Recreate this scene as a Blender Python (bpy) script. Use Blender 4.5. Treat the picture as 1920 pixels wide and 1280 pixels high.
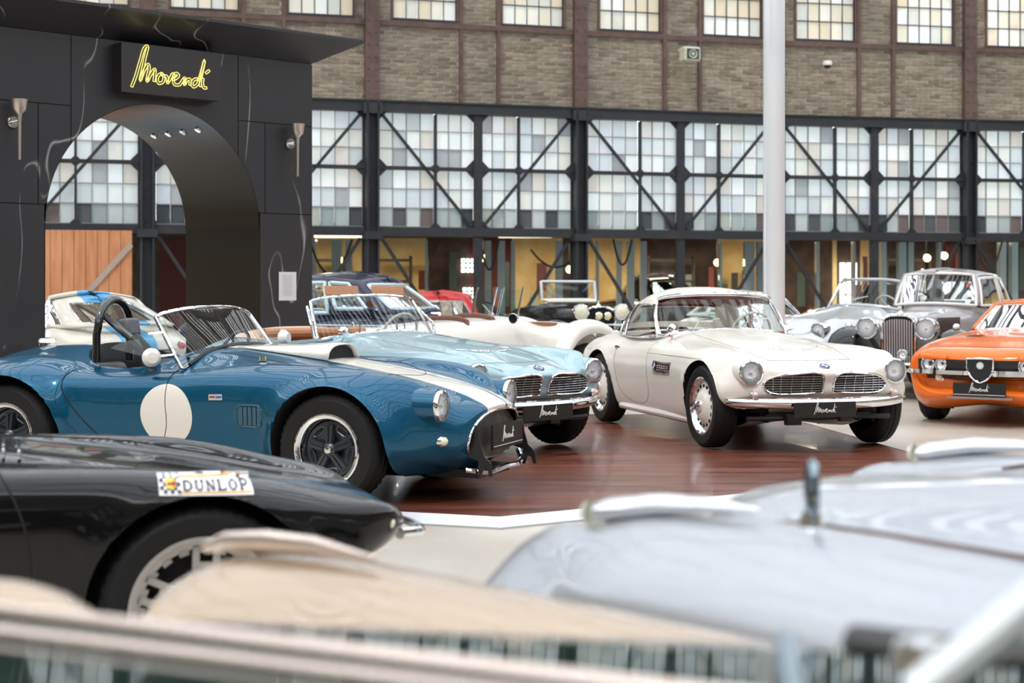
import bpy, math, random
import numpy as np
from mathutils import Vector, Matrix
from mathutils.bvhtree import BVHTree
random.seed(4)
PI = math.pi
S = bpy.context.scene
COL = S.collection
for o in list(bpy.data.objects): bpy.data.objects.remove(o)

# ---------------------------------------------------------------- camera, world, light, exposure
cd = bpy.data.cameras.new('camera'); cam = bpy.data.objects.new('camera', cd); COL.objects.link(cam)
cam.location = (0, 0, 1.34); cam.rotation_euler = (PI/2, 0, 0)
cd.sensor_width = 36; cd.lens = 36*2900/1920; cd.shift_y = -100/1920
cd.clip_start = .05; cd.clip_end = 300
cd.dof.use_dof = True; cd.dof.focus_distance = 10.3; cd.dof.aperture_fstop = 2.7; cd.dof.aperture_blades = 9
S.camera = cam
w = bpy.data.worlds.new('world'); S.world = w; w.use_nodes = True
bg = w.node_tree.nodes['Background']
bg.inputs[0].default_value = (.90, .95, 1, 1); bg.inputs[1].default_value = 3.2
sd = bpy.data.lights.new('sun', 'SUN'); sd.energy = 2.4; sd.angle = math.radians(7); sd.color = (1, .90, .76)
sun = bpy.data.objects.new('sun', sd); COL.objects.link(sun); sun.rotation_euler = (math.radians(38), 0, math.radians(-28))
S.view_settings.view_transform = 'Standard'; S.view_settings.look = 'None'
S.view_settings.exposure = .5; S.view_settings.gamma = 1; S.view_settings.use_curve_mapping = False

# ---------------------------------------------------------------- materials
MAT = {}
def mat(name, col=(.5,.5,.5), rough=.5, metal=0, coat=0, emit=None, es=0, spec=.5, bump=None, noise=None, trans=0):
    if name in MAT: return MAT[name]
    m = bpy.data.materials.new(name); m.use_nodes = True; nt = m.node_tree; b = nt.nodes['Principled BSDF']
    b.inputs['Base Color'].default_value = (*col, 1); b.inputs['Roughness'].default_value = rough
    b.inputs['Metallic'].default_value = metal; b.inputs['Coat Weight'].default_value = coat
    b.inputs['Coat Roughness'].default_value = .03; b.inputs['Specular IOR Level'].default_value = spec
    if trans: b.inputs['Transmission Weight'].default_value = trans
    if emit: b.inputs['Emission Color'].default_value = (*emit, 1); b.inputs['Emission Strength'].default_value = es
    if noise:                                         # (scale, colour2, lo, hi)
        tc = nt.nodes.new('ShaderNodeTexCoord'); n = nt.nodes.new('ShaderNodeTexNoise'); r = nt.nodes.new('ShaderNodeValToRGB')
        mp = nt.nodes.new('ShaderNodeMapping'); sc = noise[0] if isinstance(noise[0], tuple) else (noise[0],)*3
        mp.inputs['Scale'].default_value = sc; nt.links.new(tc.outputs['Object'], mp.inputs[0]); nt.links.new(mp.outputs[0], n.inputs[0])
        n.inputs['Scale'].default_value = 1; n.inputs['Detail'].default_value = 6
        r.color_ramp.elements[0].position = noise[2]; r.color_ramp.elements[1].position = noise[3]
        r.color_ramp.elements[0].color = (*col, 1); r.color_ramp.elements[1].color = (*noise[1], 1)
        nt.links.new(n.outputs[0], r.inputs[0]); nt.links.new(r.outputs[0], b.inputs['Base Color'])
    if bump:
        tc = nt.nodes.new('ShaderNodeTexCoord'); n2 = nt.nodes.new('ShaderNodeTexNoise'); bp = nt.nodes.new('ShaderNodeBump')
        nt.links.new(tc.outputs['Object'], n2.inputs[0])
        n2.inputs['Scale'].default_value = bump[0]; bp.inputs['Strength'].default_value = bump[1]; bp.inputs['Distance'].default_value = bump[2] if len(bump) > 2 else .01
        nt.links.new(n2.outputs[0], bp.inputs['Height']); nt.links.new(bp.outputs[0], b.inputs['Normal'])
    MAT[name] = m; return m
def glass(name, tint=(.93,.97,.96), ior=1.5, rough=0.0):
    m = bpy.data.materials.new(name); m.use_nodes = True; nt = m.node_tree; nt.nodes.clear()
    o = nt.nodes.new('ShaderNodeOutputMaterial'); mx = nt.nodes.new('ShaderNodeMixShader'); f = nt.nodes.new('ShaderNodeFresnel')
    t = nt.nodes.new('ShaderNodeBsdfTransparent'); g = nt.nodes.new('ShaderNodeBsdfGlossy')
    f.inputs[0].default_value = ior; t.inputs[0].default_value = (*tint, 1); g.inputs['Roughness'].default_value = rough
    nt.links.new(f.outputs[0], mx.inputs[0]); nt.links.new(t.outputs[0], mx.inputs[1]); nt.links.new(g.outputs[0], mx.inputs[2]); nt.links.new(mx.outputs[0], o.inputs[0])
    MAT[name] = m; return m
def paint(name, col, metal=0, rough=.35): return mat(name, col, rough, metal, coat=.65, spec=.12)
CHROME = mat('chrome', (.86,.87,.89), .07, 1); STEEL = mat('polished_steel', (.7,.7,.71), .22, 1)
RUBBER = mat('tyre_rubber', (.009,.009,.010), .6, bump=(60,.15), spec=.3); BLACK = mat('satin_black', (.012,.012,.014), .4)
DARK = mat('dark_void', (.006,.006,.007), .8); GREYM = mat('grey_mesh_metal', (.12,.12,.11), .45, .6, noise=(9,(.2,.19,.17),.4,.6))
GLASS = glass('clear_glass', (.95,.985,.98), 1.38); GREENGLASS = glass('green_glass', (.80,.93,.88), 1.6); LENS = glass('lens_glass', (.97,.98,1), 1.45)
IVORY = mat('ivory_paint', (.80,.77,.70), .35, coat=.8); TAN = mat('tan_leather', (.42,.19,.09), .45, bump=(30,.2)); BEIGE = mat('beige_canvas', (.60,.42,.31), .8)
RED = mat('red_leather', (.34,.03,.035), .4, bump=(30,.2)); BLKLEATHER = mat('black_leather', (.02,.02,.022), .38, bump=(30,.2)); GREYLEATHER = mat('grey_leather', (.12,.12,.14), .4)
WHITE = mat('white_enamel', (.85,.85,.83), .3); AMBER = mat('amber_lens', (.7,.25,.15), .15, coat=1); PINKLENS = mat('pale_pink_lens', (.75,.5,.48), .12, coat=1)
DARKWHEEL = mat('dark_magnesium', (.055,.065,.08), .32, .7, coat=.3); SILVERWHEEL = mat('silver_cast_alloy', (.50,.48,.46), .38, .6)
REFLECTOR = mat('lamp_reflector', (.90,.91,.93), .28, .25, bump=(40,.6,.02)); CREAMLENS = mat('cream_lamp_glass', (.78,.76,.62), .15, coat=1)
BLUE = mat('badge_blue', (.02,.10,.45), .3, coat=1)

# ---------------------------------------------------------------- mesh helpers
class B:
    def __init__(s): s.v = []; s.f = []
    def add(s, v, f):
        n = len(s.v); s.v += [tuple(map(float, p)) for p in v]; s.f += [tuple(i+n for i in q) for q in f]; return s
    def box(s, c, d, rz=0, ry=0, rx=0):
        x, y, z = (k/2 for k in d); P = [(-x,-y,-z),(x,-y,-z),(x,y,-z),(-x,y,-z),(-x,-y,z),(x,-y,z),(x,y,z),(-x,y,z)]
        if rx or ry or rz:
            R = Matrix.Rotation(rz,3,'Z') @ Matrix.Rotation(ry,3,'Y') @ Matrix.Rotation(rx,3,'X'); P = [R @ Vector(p) for p in P]
        return s.add([(p[0]+c[0], p[1]+c[1], p[2]+c[2]) for p in P], [(0,3,2,1),(4,5,6,7),(0,1,5,4),(1,2,6,5),(2,3,7,6),(3,0,4,7)])
    def bar(s, a, b, wd, dp):                          # box between two points; dp measured along y-ish
        a = Vector(a); b = Vector(b); d = (b-a).normalized(); up = Vector((0,1,0)) if abs(d.y) < .9 else Vector((0,0,1))
        sx = d.cross(up).normalized()*wd/2; sy = sx.cross(d).normalized()*dp/2
        P = [a-sx-sy,a+sx-sy,a+sx+sy,a-sx+sy,b-sx-sy,b+sx-sy,b+sx+sy,b-sx+sy]
        return s.add(P, [(0,3,2,1),(4,5,6,7),(0,1,5,4),(1,2,6,5),(2,3,7,6),(3,0,4,7)])
    def tube(s, pts, r, n=8, closed=False, cap=True, flat=None):
        P = [Vector(p) for p in pts]; m = len(P); R = r if isinstance(r, (list, tuple)) else [r]*m; V = []; up = None
        for i in range(m):
            t = (P[(i+1) % m]-P[i-1]) if closed else (P[min(i+1,m-1)]-P[max(i-1,0)])
            t.normalize()
            if up is None: up = Vector((0,0,1)) if abs(t.z) < .9 else Vector((0,1,0))
            a = t.cross(up); a.normalize(); b = a.cross(t).normalized(); up = b
            for k in range(n):
                q = 2*PI*k/n; V.append(P[i]+a*math.cos(q)*R[i]*(flat[0] if flat else 1)+b*math.sin(q)*R[i]*(flat[1] if flat else 1))
        Fc = []
        for i in range(m if closed else m-1):
            for k in range(n): Fc.append((i*n+k, i*n+(k+1) % n, ((i+1) % m)*n+(k+1) % n, ((i+1) % m)*n+k))
        if cap and not closed: Fc += [tuple(range(n-1,-1,-1)), tuple((m-1)*n+k for k in range(n))]
        return s.add(V, Fc)
    def lathe(s, prof, n=32, axis='y', c=(0,0,0), sx=1, sz=1, mod=None):   # prof: (radius, height along axis)
        V = []; Fc = []; m = len(prof)
        for i in range(n):
            a = 2*PI*i/n
            for j, (r, h) in enumerate(prof):
                if mod: r = mod(i, j, r)
                x, z = r*math.cos(a)*sx, r*math.sin(a)*sz
                p = {'y': (x, h, z), 'x': (h, x, z), 'z': (x, z, h)}[axis]
                V.append((p[0]+c[0], p[1]+c[1], p[2]+c[2]))
        for i in range(n):
            for j in range(m-1): Fc.append((i*m+j, ((i+1) % n)*m+j, ((i+1) % n)*m+j+1, i*m+j+1))
        return s.add(V, Fc)
    def grid(s, G, close=False):
        G = np.asarray(G); a, b = G.shape[:2]; Fc = []
        for i in range(a-1):
            for j in range(b if close else b-1): Fc.append((i*b+j, i*b+(j+1) % b, (i+1)*b+(j+1) % b, (i+1)*b+j))
        return s.add(G.reshape(-1,3), Fc)
    def prism(s, poly, d0, d1, plane='xz'):            # polygon extruded along the third axis
        n = len(poly)
        f = {'xz': lambda p, d: (p[0], d, p[1]), 'xy': lambda p, d: (p[0], p[1], d), 'yz': lambda p, d: (d, p[0], p[1])}[plane]
        V = [f(p, d0) for p in poly]+[f(p, d1) for p in poly]
        return s.add(V, [tuple(range(n)), tuple(range(2*n-1, n-1, -1))]+[(i, i+n, (i+1) % n+n, (i+1) % n) for i in range(n)])
    def obj(s, name, m, parent=None, smooth=35, loc=None, rot=None, **kw):
        me = bpy.data.meshes.new(name); me.from_pydata(s.v, [], s.f); me.update()
        if smooth:
            for p in me.polygons: p.use_smooth = True
            me.set_sharp_from_angle(angle=math.radians(smooth))
        for x in (m if isinstance(m, (list, tuple)) else [m]): me.materials.append(x)
        o = bpy.data.objects.new(name, me); COL.objects.link(o)
        if parent: o.parent = parent
        if loc: o.location = loc
        if rot: o.rotation_euler = rot
        for k, v in kw.items(): o[k] = v
        return o
def empty(name, loc=(0,0,0), rz=0, **kw):
    o = bpy.data.objects.new(name, None); COL.objects.link(o); o.location = loc; o.rotation_euler = (0,0,rz); o.empty_display_size = .2
    for k, v in kw.items(): o[k] = v
    return o
def inst(o, parent, loc, rot=(0,0,0), scale=None):
    c = o.copy(); COL.objects.link(c); c.parent = parent; c.location = loc; c.rotation_euler = rot
    if scale: c.scale = scale
    return c
def spl(keys, n, axis=0, closed=False):                # non uniform Hermite through key points, n samples per span
    P = np.asarray(keys, float)
    if axis == 1: P = P.swapaxes(0, 1)
    m = len(P)
    d = np.array([np.linalg.norm((P[i+1]-P[i]).reshape(-1, P.shape[-1]), axis=-1).mean()+1e-4 for i in range(m-1)])**.75
    T = np.zeros_like(P)
    for i in range(1, m-1):
        a = (P[i]-P[i-1])/d[i-1]; b = (P[i+1]-P[i])/d[i]; T[i] = (a*d[i]+b*d[i-1])/(d[i]+d[i-1])
    if axis == 1:                                      # mirror symmetric ends (k = 0 and k = last on the centre line)
        T[0] = (P[1]-P[0])/d[0]; T[0][..., 0] = 0; T[0][..., 2] = 0; T[-1] = (P[-1]-P[-2])/d[-1]; T[-1][..., 0] = 0; T[-1][..., 2] = 0
    else: T[0] = (P[1]-P[0])/d[0]; T[-1] = (P[-1]-P[-2])/d[-1]
    out = []
    for i in range(m-1):
        for k in range(n):
            t = k/n; h = d[i]
            out.append((2*t**3-3*t*t+1)*P[i]+(t**3-2*t*t+t)*h*T[i]+(-2*t**3+3*t*t)*P[i+1]+(t**3-t*t)*h*T[i+1])
    out.append(P[-1]); out = np.array(out)
    return out.swapaxes(0, 1) if axis == 1 else out
def curve(pts, n=6): return [tuple(p) for p in spl(np.array(pts, float), n)]

# handwriting of the dealer's name (unit: width of the word = 1, baseline 0)
STROKES = [[(0,.0),(.05,.13),(.10,.30),(.17,.49),(.19,.50),(.165,.36),(.13,.20),(.105,.085),(.15,.20),(.205,.285),(.215,.24),(.195,.14),(.19,.085),(.235,.17),(.285,.235),(.285,.17),(.275,.09)],
           [(.385,.19),(.345,.18),(.315,.12),(.335,.075),(.38,.09),(.40,.14),(.375,.19),(.36,.195)],
           [(.40,.17),(.435,.165),(.445,.09),(.475,.14),(.515,.205),(.53,.17)],[(.51,.135),(.56,.16),(.585,.195),(.555,.215),(.52,.15),(.535,.08),(.60,.085),(.63,.13),(.665,.17),(.66,.09),(.70,.155),(.73,.16),(.73,.09)],
           [(.83,.175),(.79,.165),(.755,.11),(.775,.075),(.82,.10),(.86,.20),(.92,.41),(.885,.25),(.865,.13),(.87,.085)],[(.90,.19),(.895,.11),(.915,.075),(.95,.08)],[(.935,.255),(.985,.295)]]
def lettering(parent, m, wd, to, r=.006, name='lettering', outline=0):
    b = B()
    for st in STROKES:
        c = np.array(curve([(x, z, 0) for x, z in st], 5))[:, :2]*wd
        if outline:
            t = np.gradient(c, axis=0); t /= np.linalg.norm(t, axis=1)[:, None]+1e-9; nn = np.stack([-t[:,1], t[:,0]], 1)*outline
            b.tube([to(*p) for p in np.vstack([c+nn, (c-nn)[::-1]])], r, 6, closed=True)
        else: b.tube([to(*p) for p in c], r, 6)
    return b.obj(name, m, parent)

# ---------------------------------------------------------------- car building kit
def sect(x, zc, zv, yc, zcr, yw, zw, ys, zs, bend=0):
    P = [(0,zc), (yc*.36, zc*.8+zv*.2), (yc*.70, zv), (yc, zcr), (yc+(yw-yc)*.78, zcr-(zcr-zw)*.36), (yw, zw), (yw-(yw-ys)*.22, zw*.52+zs*.48), (ys, zs), (0, zs-.01)]
    return [(x-bend*(y/max(yw,.01))**2, y, z) for y, z in P]
class Car:
    def __init__(s, name, label, pos, deg, z=0, cat='car', group=None):
        s.r = empty(name, (pos[0], pos[1], z), math.radians(deg), label=label, category=cat)
        if group: s.r['group'] = group
    def body(s, rows, arches=(), m=None, nu=7, nk=6, opening=None, flare=0, intm=BLKLEATHER, name='body', ymin=.45, floor=.32, wellm=DARK, cap0=True):
        K = np.array([sect(*r) if not isinstance(r[0], (tuple, list)) else r for r in rows], float)
        G = spl(spl(K, nu, 0), nk, 1); H = G.shape[1]
        full = np.concatenate([G, (G*np.array([1,-1,1]))[:, H-2:0:-1]], 1); a, n = full.shape[:2]
        V = full.reshape(-1, 3).copy()
        for (xw, zw, R) in arches:
            d = np.hypot(V[:,0]-xw, V[:,2]-zw); k = (np.abs(V[:,1]) > ymin)
            V[:,1] += np.where(k, np.sign(V[:,1])*flare*np.exp(-((d-R)/.055)**2), 0)
        Q = np.array([(i*n+j, i*n+(j+1) % n, (i+1)*n+(j+1) % n, (i+1)*n+j) for i in range(a-1) for j in range(n)])
        keep = np.ones(len(Q), bool); rim = np.zeros(len(V), int)
        for ai, (xw, zw, R) in enumerate(arches):
            dx = V[:,0]-xw; dz = np.maximum(V[:,2]-zw, 0); rho = np.hypot(dx, dz)
            ins = (rho < R) & (np.abs(V[:,1]) > ymin) & (V[:,2] < zw+R)
            cnt = ins[Q].sum(1); keep &= cnt < 4
            used = np.zeros(len(V), bool); used[Q[(cnt < 4) & (cnt > 0)].ravel()] = True
            mv = ins & used & (R-rho < .09); f = R/np.maximum(rho, 1e-4)
            V[mv,0] = xw+dx[mv]*f[mv]; V[mv,2] = np.where(dz[mv] > 0, zw+dz[mv]*f[mv], V[mv,2]); rim[mv] = ai+1
        tub = None
        if opening:                                     # (xc, half length, half width, zmin, exponent)
            xc, hl, hw, zm, ex = opening
            q = (np.abs((V[:,0]-xc)/hl)**ex+np.abs(V[:,1]/hw)**ex)**(1/ex); ins = (q < 1) & (V[:,2] > zm)
            cnt = ins[Q].sum(1); keep &= cnt < 4; used = np.zeros(len(V), bool); used[Q[(cnt < 4) & (cnt > 0)].ravel()] = True
            mv = ins & used; V[mv,0] = xc+(V[mv,0]-xc)/np.maximum(q[mv], .3); V[mv,1] /= np.maximum(q[mv], .3); rim[mv] = 99
        Q = Q[keep]
        b = B(); b.v = [tuple(p) for p in V]; b.f = [tuple(map(int, q)) for q in Q]
        b.f += ([tuple(range(n-1, -1, -1))] if cap0 else [])+[tuple((a-1)*n+k for k in range(n))]
        s.body_o = b.obj(name, m, s.r, 50); s.bvh = BVHTree.FromPolygons(b.v, b.f)
        ec = {}
        for q in b.f:
            for i in range(len(q)):
                e = (q[i], q[(i+1) % len(q)]); k = (min(e), max(e)); ec[k] = ec.get(k, 0)+1
        wls = {}; tb = B()
        W_ = lambda i, sg: wls.setdefault((int(i), sg), B())
        for (i, j), c in ec.items():
            if c != 1: continue
            if rim[i] and rim[j] and rim[i] < 99 and rim[j] < 99:
                p, q = V[i], V[j]; sg = 1 if p[1] > 0 else -1
                W_(rim[i], sg).add([p, q, (q[0], sg*.40, q[2]), (p[0], sg*.40, p[2])], [(0,1,2,3)])
            elif rim[i] == 99 and rim[j] == 99:
                p, q = V[i], V[j]; tb.add([p, q, (q[0], q[1], floor), (p[0], p[1], floor)], [(0,1,2,3)])
        for ai, (xw, zw, R) in enumerate(arches):
            for sg in (-1, 1): W_(ai+1, sg).prism([(xw+R*1.02*math.cos(t), zw+R*1.02*math.sin(t)) for t in np.linspace(0, PI, 16)]+[(xw-R*1.02, .22), (xw+R*1.02, .22)], sg*.395, sg*.40)
        for wl in wls.values(): wl.obj('wheel_well', wellm, s.r, 0)
        if opening:
            tb.prism([(xc+hl*math.cos(t), hw*math.sin(t)) for t in np.linspace(0, 2*PI, 24)[:-1]], floor-.01, floor, 'xy'); tb.obj('cockpit_lining', intm, s.r, 0)
        return s
    def side(s, x, z, sg=-1, off=.002):                 # point on the side surface
        h = s.bvh.ray_cast(Vector((x, sg*2, z)), Vector((0, -sg, 0)))
        if h[0] is None: return Vector((x, sg*.7, z))
        return h[0]+Vector((0, sg, 0))*off
    def top(s, x, y, off=.002):
        h = s.bvh.ray_cast(Vector((x, y, 2)), Vector((0, 0, -1)))
        return Vector((x, y, .8)) if h[0] is None else h[0]+Vector((0, 0, off))
    def front(s, y, z, off=.002, sg=1):
        h = s.bvh.ray_cast(Vector((3*sg if sg > 0 else -6, y, z)), Vector((-sg, 0, 0)))
        return Vector((.6, y, z)) if h[0] is None else h[0]+Vector((sg*off, 0, 0))
    def gap(s, pts, how='side', sg=-1, r=.0035, name='panel_gap', m=DARK, off=0, n=10, closed=False):
        c = curve([(p[0], p[1], 0) for p in pts], n)
        if how == 'side': P = [s.side(p[0], p[1], sg, off) for p in c]
        elif how == 'top': P = [s.top(p[0], p[1], off) for p in c]
        else: P = [s.front(p[0], p[1], off) for p in c]
        return B().tube(P, r, 6, closed=closed).obj(name, m, s.r)
    def wheel(s, x, y, r, style, W=.19, rr=None, steer=0, z=None):
        z = r if z is None else z; rr = rr or r*.62; sg = -1 if y < 0 else 1
        h = W/2
        prof = [(rr*.96,-h*.8),(rr,-h*.92),(rr+(r-rr)*.35,-h*1.06),(rr+(r-rr)*.7,-h*1.05),(r*.965,-h*.86),(r*.992,-h*.72),(r,-h*.3),(r*.985,-h*.26),(r*.985,-h*.2),(r,-h*.16),(r,h*.16),(r*.985,h*.2),(r*.985,h*.26),(r,h*.3),(r*.992,h*.72),(r*.965,h*.86),(rr+(r-rr)*.7,h*1.05),(rr+(r-rr)*.35,h*1.06),(rr,h*.92),(rr*.96,h*.8)]
        md = lambda i, j, q: q*(.975 if (j in (4,5,14,15) and i % 2) else 1)
        o = B().lathe(prof, 96, mod=md).obj('wheel', RUBBER, s.r, 30, (x, y, z), (0, 0, math.radians(steer)))
        f = sg*h                                         # outer face
        def P(name, b, m): return b.obj(name, m, o)
        L = lambda pr, n=40: B().lathe([(q, sg*t) for q, t in pr], n)
        if style == 'cobra':
            P('rim', L([(rr*1.03,h*.86),(rr*1.04,h*.98),(rr*1.0,h*1.0),(rr*.95,h*.93),(rr*.90,h*.90),(rr*.86,h*.80),(rr*.84,h*.2),(rr*.80,0)], 64), CHROME)
            b = L([(rr*.83,h*.3),(rr*.80,h*.42),(rr*.62,h*.45),(rr*.34,h*.28),(0,h*.28)], 50)
            for k in range(5):
                a = 2*PI*k/5+.35; c, q = math.cos(a), math.sin(a)
                for e in (-1, 1):
                    b.bar((c*rr*.18-e*q*rr*.05, sg*h*.62, q*rr*.18+e*c*rr*.05), (c*rr*.66-e*q*rr*.085, sg*h*.5, q*rr*.66+e*c*rr*.085), .016, .03)
                b.bar((c*rr*.18, sg*h*.52, q*rr*.18), (c*rr*.70, sg*h*.42, q*rr*.70), .05, .03)
            b.lathe([(0,sg*h*.80),(rr*.12,sg*h*.80),(rr*.2,sg*h*.7),(rr*.22,sg*h*.3)], 24)
            P('wheel_centre', b, DARKWHEEL)
            for k in range(5):
                b = B(); b2 = B(); a = 2*PI*(k+.5)/5+.35; t = np.linspace(0, 2*PI, 17)[:-1]; pl = []
                for q in t:
                    u, v = math.cos(q)*rr*.085, math.sin(q)*rr*.1+(rr*.10 if math.sin(q) > 0 else -rr*.10)
                    rad = rr*.62+u; pl.append((rad*math.cos(a)-v*math.sin(a), sg*h*.462, rad*math.sin(a)+v*math.cos(a)))
                b.tube(pl, .006, 6, closed=True); b2.add(pl, [tuple(range(16))]); P('slot_ring', b, DARKWHEEL); P('slot', b2, DARK)
            P('hub_cap', L([(0,h*.9),(rr*.09,h*.89),(rr*.11,h*.84),(rr*.11,h*.7)], 20), CHROME)
        elif style == '507':
            P('rim', L([(rr*1.02,h*.84),(rr*1.03,h*.97),(rr*.98,h*.98),(rr*.93,h*.88),(rr*.84,h*.62),(rr*.80,h*.4)], 64), CHROME)
            P('wheel_disc', L([(rr*.86,h*.55),(rr*.80,h*.62),(rr*.60,h*.74),(rr*.50,h*1.0),(rr*.38,h*1.08),(rr*.22,h*1.12),(0,h*1.14)], 48), IVORY)
            b = B()
            for k in range(16):
                a = 2*PI*k/16; c, q = math.cos(a), math.sin(a)
                b.box((c*rr*.71, sg*h*.70, q*rr*.71), (rr*.10, .006, rr*.13), ry=-a)
            P('vent_slots', b, DARK)['kind'] = 'stuff'
            b = L([(rr*.2,h*1.0),(rr*.2,h*1.35),(rr*.13,h*1.55),(0,h*1.58)], 24)
            for a in (.5, .5+PI): b.tube([(0, sg*h*1.45, 0), (math.cos(a)*rr*.34, sg*h*1.5, math.sin(a)*rr*.34)], [.016,.010], 8)
            P('knock_off_hub', b, CHROME)
            P('hub_badge', L([(0,h*1.6),(rr*.1,h*1.595)], 16), BLUE)
        elif style == 'alloy':
            P('rim', L([(rr*1.03,h*.86),(rr*1.04,h*1.0),(rr*.98,h*1.0),(rr*.93,h*.9),(rr*.92,h*.72),(rr*.86,h*.66),(rr*.84,h*.5)], 64), SILVERWHEEL)
            b = L([(rr*.3,h*.6),(rr*.28,h*.8),(0,h*.82)], 30)
            for k in range(5):
                a = 2*PI*k/5+.25; c, q = math.cos(a), math.sin(a)
                for e in (-1, 1): b.bar((c*rr*.2-e*q*rr*.12, sg*h*.7, q*rr*.2+e*c*rr*.12), (c*rr*.88-e*q*rr*.15, sg*h*.62, q*rr*.88+e*c*rr*.15), .022, .03)
                b.bar((c*rr*.62-q*rr*.16, sg*h*.64, q*rr*.62+c*rr*.16), (c*rr*.62+q*rr*.16, sg*h*.64, q*rr*.62-c*rr*.16), .02, .03)
            for k in range(20):
                a = 2*PI*k/20; b.box((math.cos(a)*rr*.86, sg*h*.6, math.sin(a)*rr*.86), (rr*.12, .02, rr*.14), ry=-a)
            P('spokes', b, SILVERWHEEL); P('brake_disc', L([(rr*.8,h*.1),(0,h*.1)], 30), DARK)
        elif style == 'wire':
            P('rim', L([(rr*1.02,h*.84),(rr*1.03,h*.97),(rr*.93,h*.88),(rr*.9,h*.3)], 48), CHROME); b = B()
            for k in range(24):
                a = 2*PI*k/24; a2 = a+(.5 if k % 2 else -.5); b.tube([(math.cos(a)*rr*.92, sg*h*.4, math.sin(a)*rr*.92), (math.cos(a2)*rr*.16, sg*h*.9, math.sin(a2)*rr*.16)], .004, 4)
            P('spokes', b, STEEL); P('hub_cap', L([(rr*.2,h*.5),(rr*.2,h*1.1),(0,h*1.2)], 16), CHROME); P('brake_disc', L([(rr*.9,h*.0),(0,h*.0)], 24), DARK)
        else:
            P('rim', L([(rr*1.02,h*.84),(rr*1.03,h*.97),(rr*.93,h*.88),(rr*.8,h*.5)], 40), s.rimm if hasattr(s, 'rimm') else IVORY)
            P('hub_cap', L([(rr*.82,h*.5),(rr*.66,h*.85),(rr*.4,h*.98),(0,h*1.05)], 32), CHROME)
        return o
    def wheels(s, wb, tr, r, style, **kw):
        for x in (0, -wb):
            for sg in (-1, 1): s.wheel(x, sg*tr/2, r, style, **kw)
    def lamp(s, x, y, z, r, depth=.10, tilt=0, yaw=0, ring=CHROME, lens=LENS, name='headlight', pod=None):
        if pod: B().lathe([(r*1.0,-.02),(r*1.085,-.022),(r*1.12,-depth*.6),(r*1.16,-depth*1.25)], 36, 'x').obj('lamp_nacelle', pod, s.r, 50, (x, y, z), (0, tilt, yaw)); depth = .03
        o = B().lathe([(r*.97,-depth),(r*1.04,-depth*.5),(r*1.06,.0),(r*1.03,.012),(r*.93,.016),(r*.90,.006)], 40, 'x').obj(name, ring, s.r, 30, (x, y, z), (0, tilt, yaw))
        B().lathe([(r*.91,.004),(r*.6,-.010),(r*.25,-.018),(0,-.019)], 32, 'x').obj('reflector', REFLECTOR, o)
        B().lathe([(r*.92,.006),(r*.75,.022),(r*.45,.034),(0,.04)], 32, 'x').obj('lens', lens, o)
        b = B().lathe([(0,.002),(r*.12,-.002),(r*.14,-.018)], 16, 'x'); b.obj('bulb', STEEL, o)
        return o
    def pod(s, x, y, z, r, m=AMBER, name='indicator', base=CHROME, yaw=0):
        o = B().lathe([(0,-.03),(r*1.15,-.028),(r*1.2,0),(r,.008)], 20, 'x').obj(name, base, s.r, 30, (x, y, z), (0, 0, yaw))
        B().lathe([(r,.006),(r*.85,.025),(r*.4,.036),(0,.04)], 20, 'x').obj('lens', m, o); return o
    def plate(s, x, y, z, wd=.52, ht=.11, ang=0, tilt=0, bar=False):
        o = B().box((0,0,0), (.014, wd, ht)).obj('number_plate', mat('plate_black', (.012,.012,.013), .35), s.r, 0, (x, y, z), (0, tilt, ang))
        k = .48*min(wd, .4)
        lettering(o, WHITE, k, lambda u, v: (.009, u-k*.5, v-ht*.30+(.012 if bar else 0)), .0022)
        if bar: B().box((.009, 0, -ht*.36), (.002, wd*.97, .004)).obj('plate_line', WHITE, o, 0)
        return o
    def panel(s, G, name, m, thick=0, parent=None, sm=50): return B().grid(G).obj(name, m, parent or s.r, sm)
    def screen(s, base, top, m=GLASS, frame=CHROME, fr=.014, name='windscreen', n=6, mid=None, fname='screen_frame', parent=None):
        # base / top: half outlines from the centre line outwards, mirrored
        mir = lambda h: [(x, -y, z) for x, y, z in h[:0:-1]]+list(h)
        A = np.array(curve(mir(base), n)); T = np.array(curve(mir(top), n)); G = np.stack([A*(1-t)+T*t for t in np.linspace(0,1,5)])
        o = B().grid(G).obj(name, m, parent or s.r, 60)
        loop = [tuple(p) for p in A]+[tuple(p) for p in G[1:-1,-1]]+[tuple(p) for p in T[::-1]]+[tuple(p) for p in G[-2:0:-1,0]]
        if frame: B().tube(loop, fr, 8, closed=True).obj(fname, frame, o)
        return o
    def glasshouse(s, base, top, crown, wins, shell, gl=GLASS, trim=CHROME, tr=.007, mid=.012, shellname='roof', n=8):
        # base/top: half outlines (front centre -> rear centre); wins: (name, u0, u1, h0, h1)
        A = np.array(curve(base, n)); T = np.array(curve(top, n)); N = len(A)
        hs = np.linspace(0, 1, 9); G = np.stack([A*(1-t)+T*t for t in hs], 1)
        nrm = np.array([1, 1, 0]); G[:, :, 1] += (np.sin(hs*PI)*mid)[None, :]*(np.linspace(0,1,N) > .05)[:, None]
        cx = T[:,0].mean(); R = [T]
        for t in (.12,.3,.55,.8,1.0):
            q = T.copy(); q[:,1] = T[:,1]*(1-t); q[:,0] = T[:,0]; q[:,2] = T[:,2]+(crown-T[:,2].max())*math.sin(t*PI/2)*np.sin(np.linspace(0,1,N)*PI)**.5; R.append(q)
        roofG = np.stack(R, 1)
        used = np.zeros((N-1, 8), bool); out = []
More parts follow.
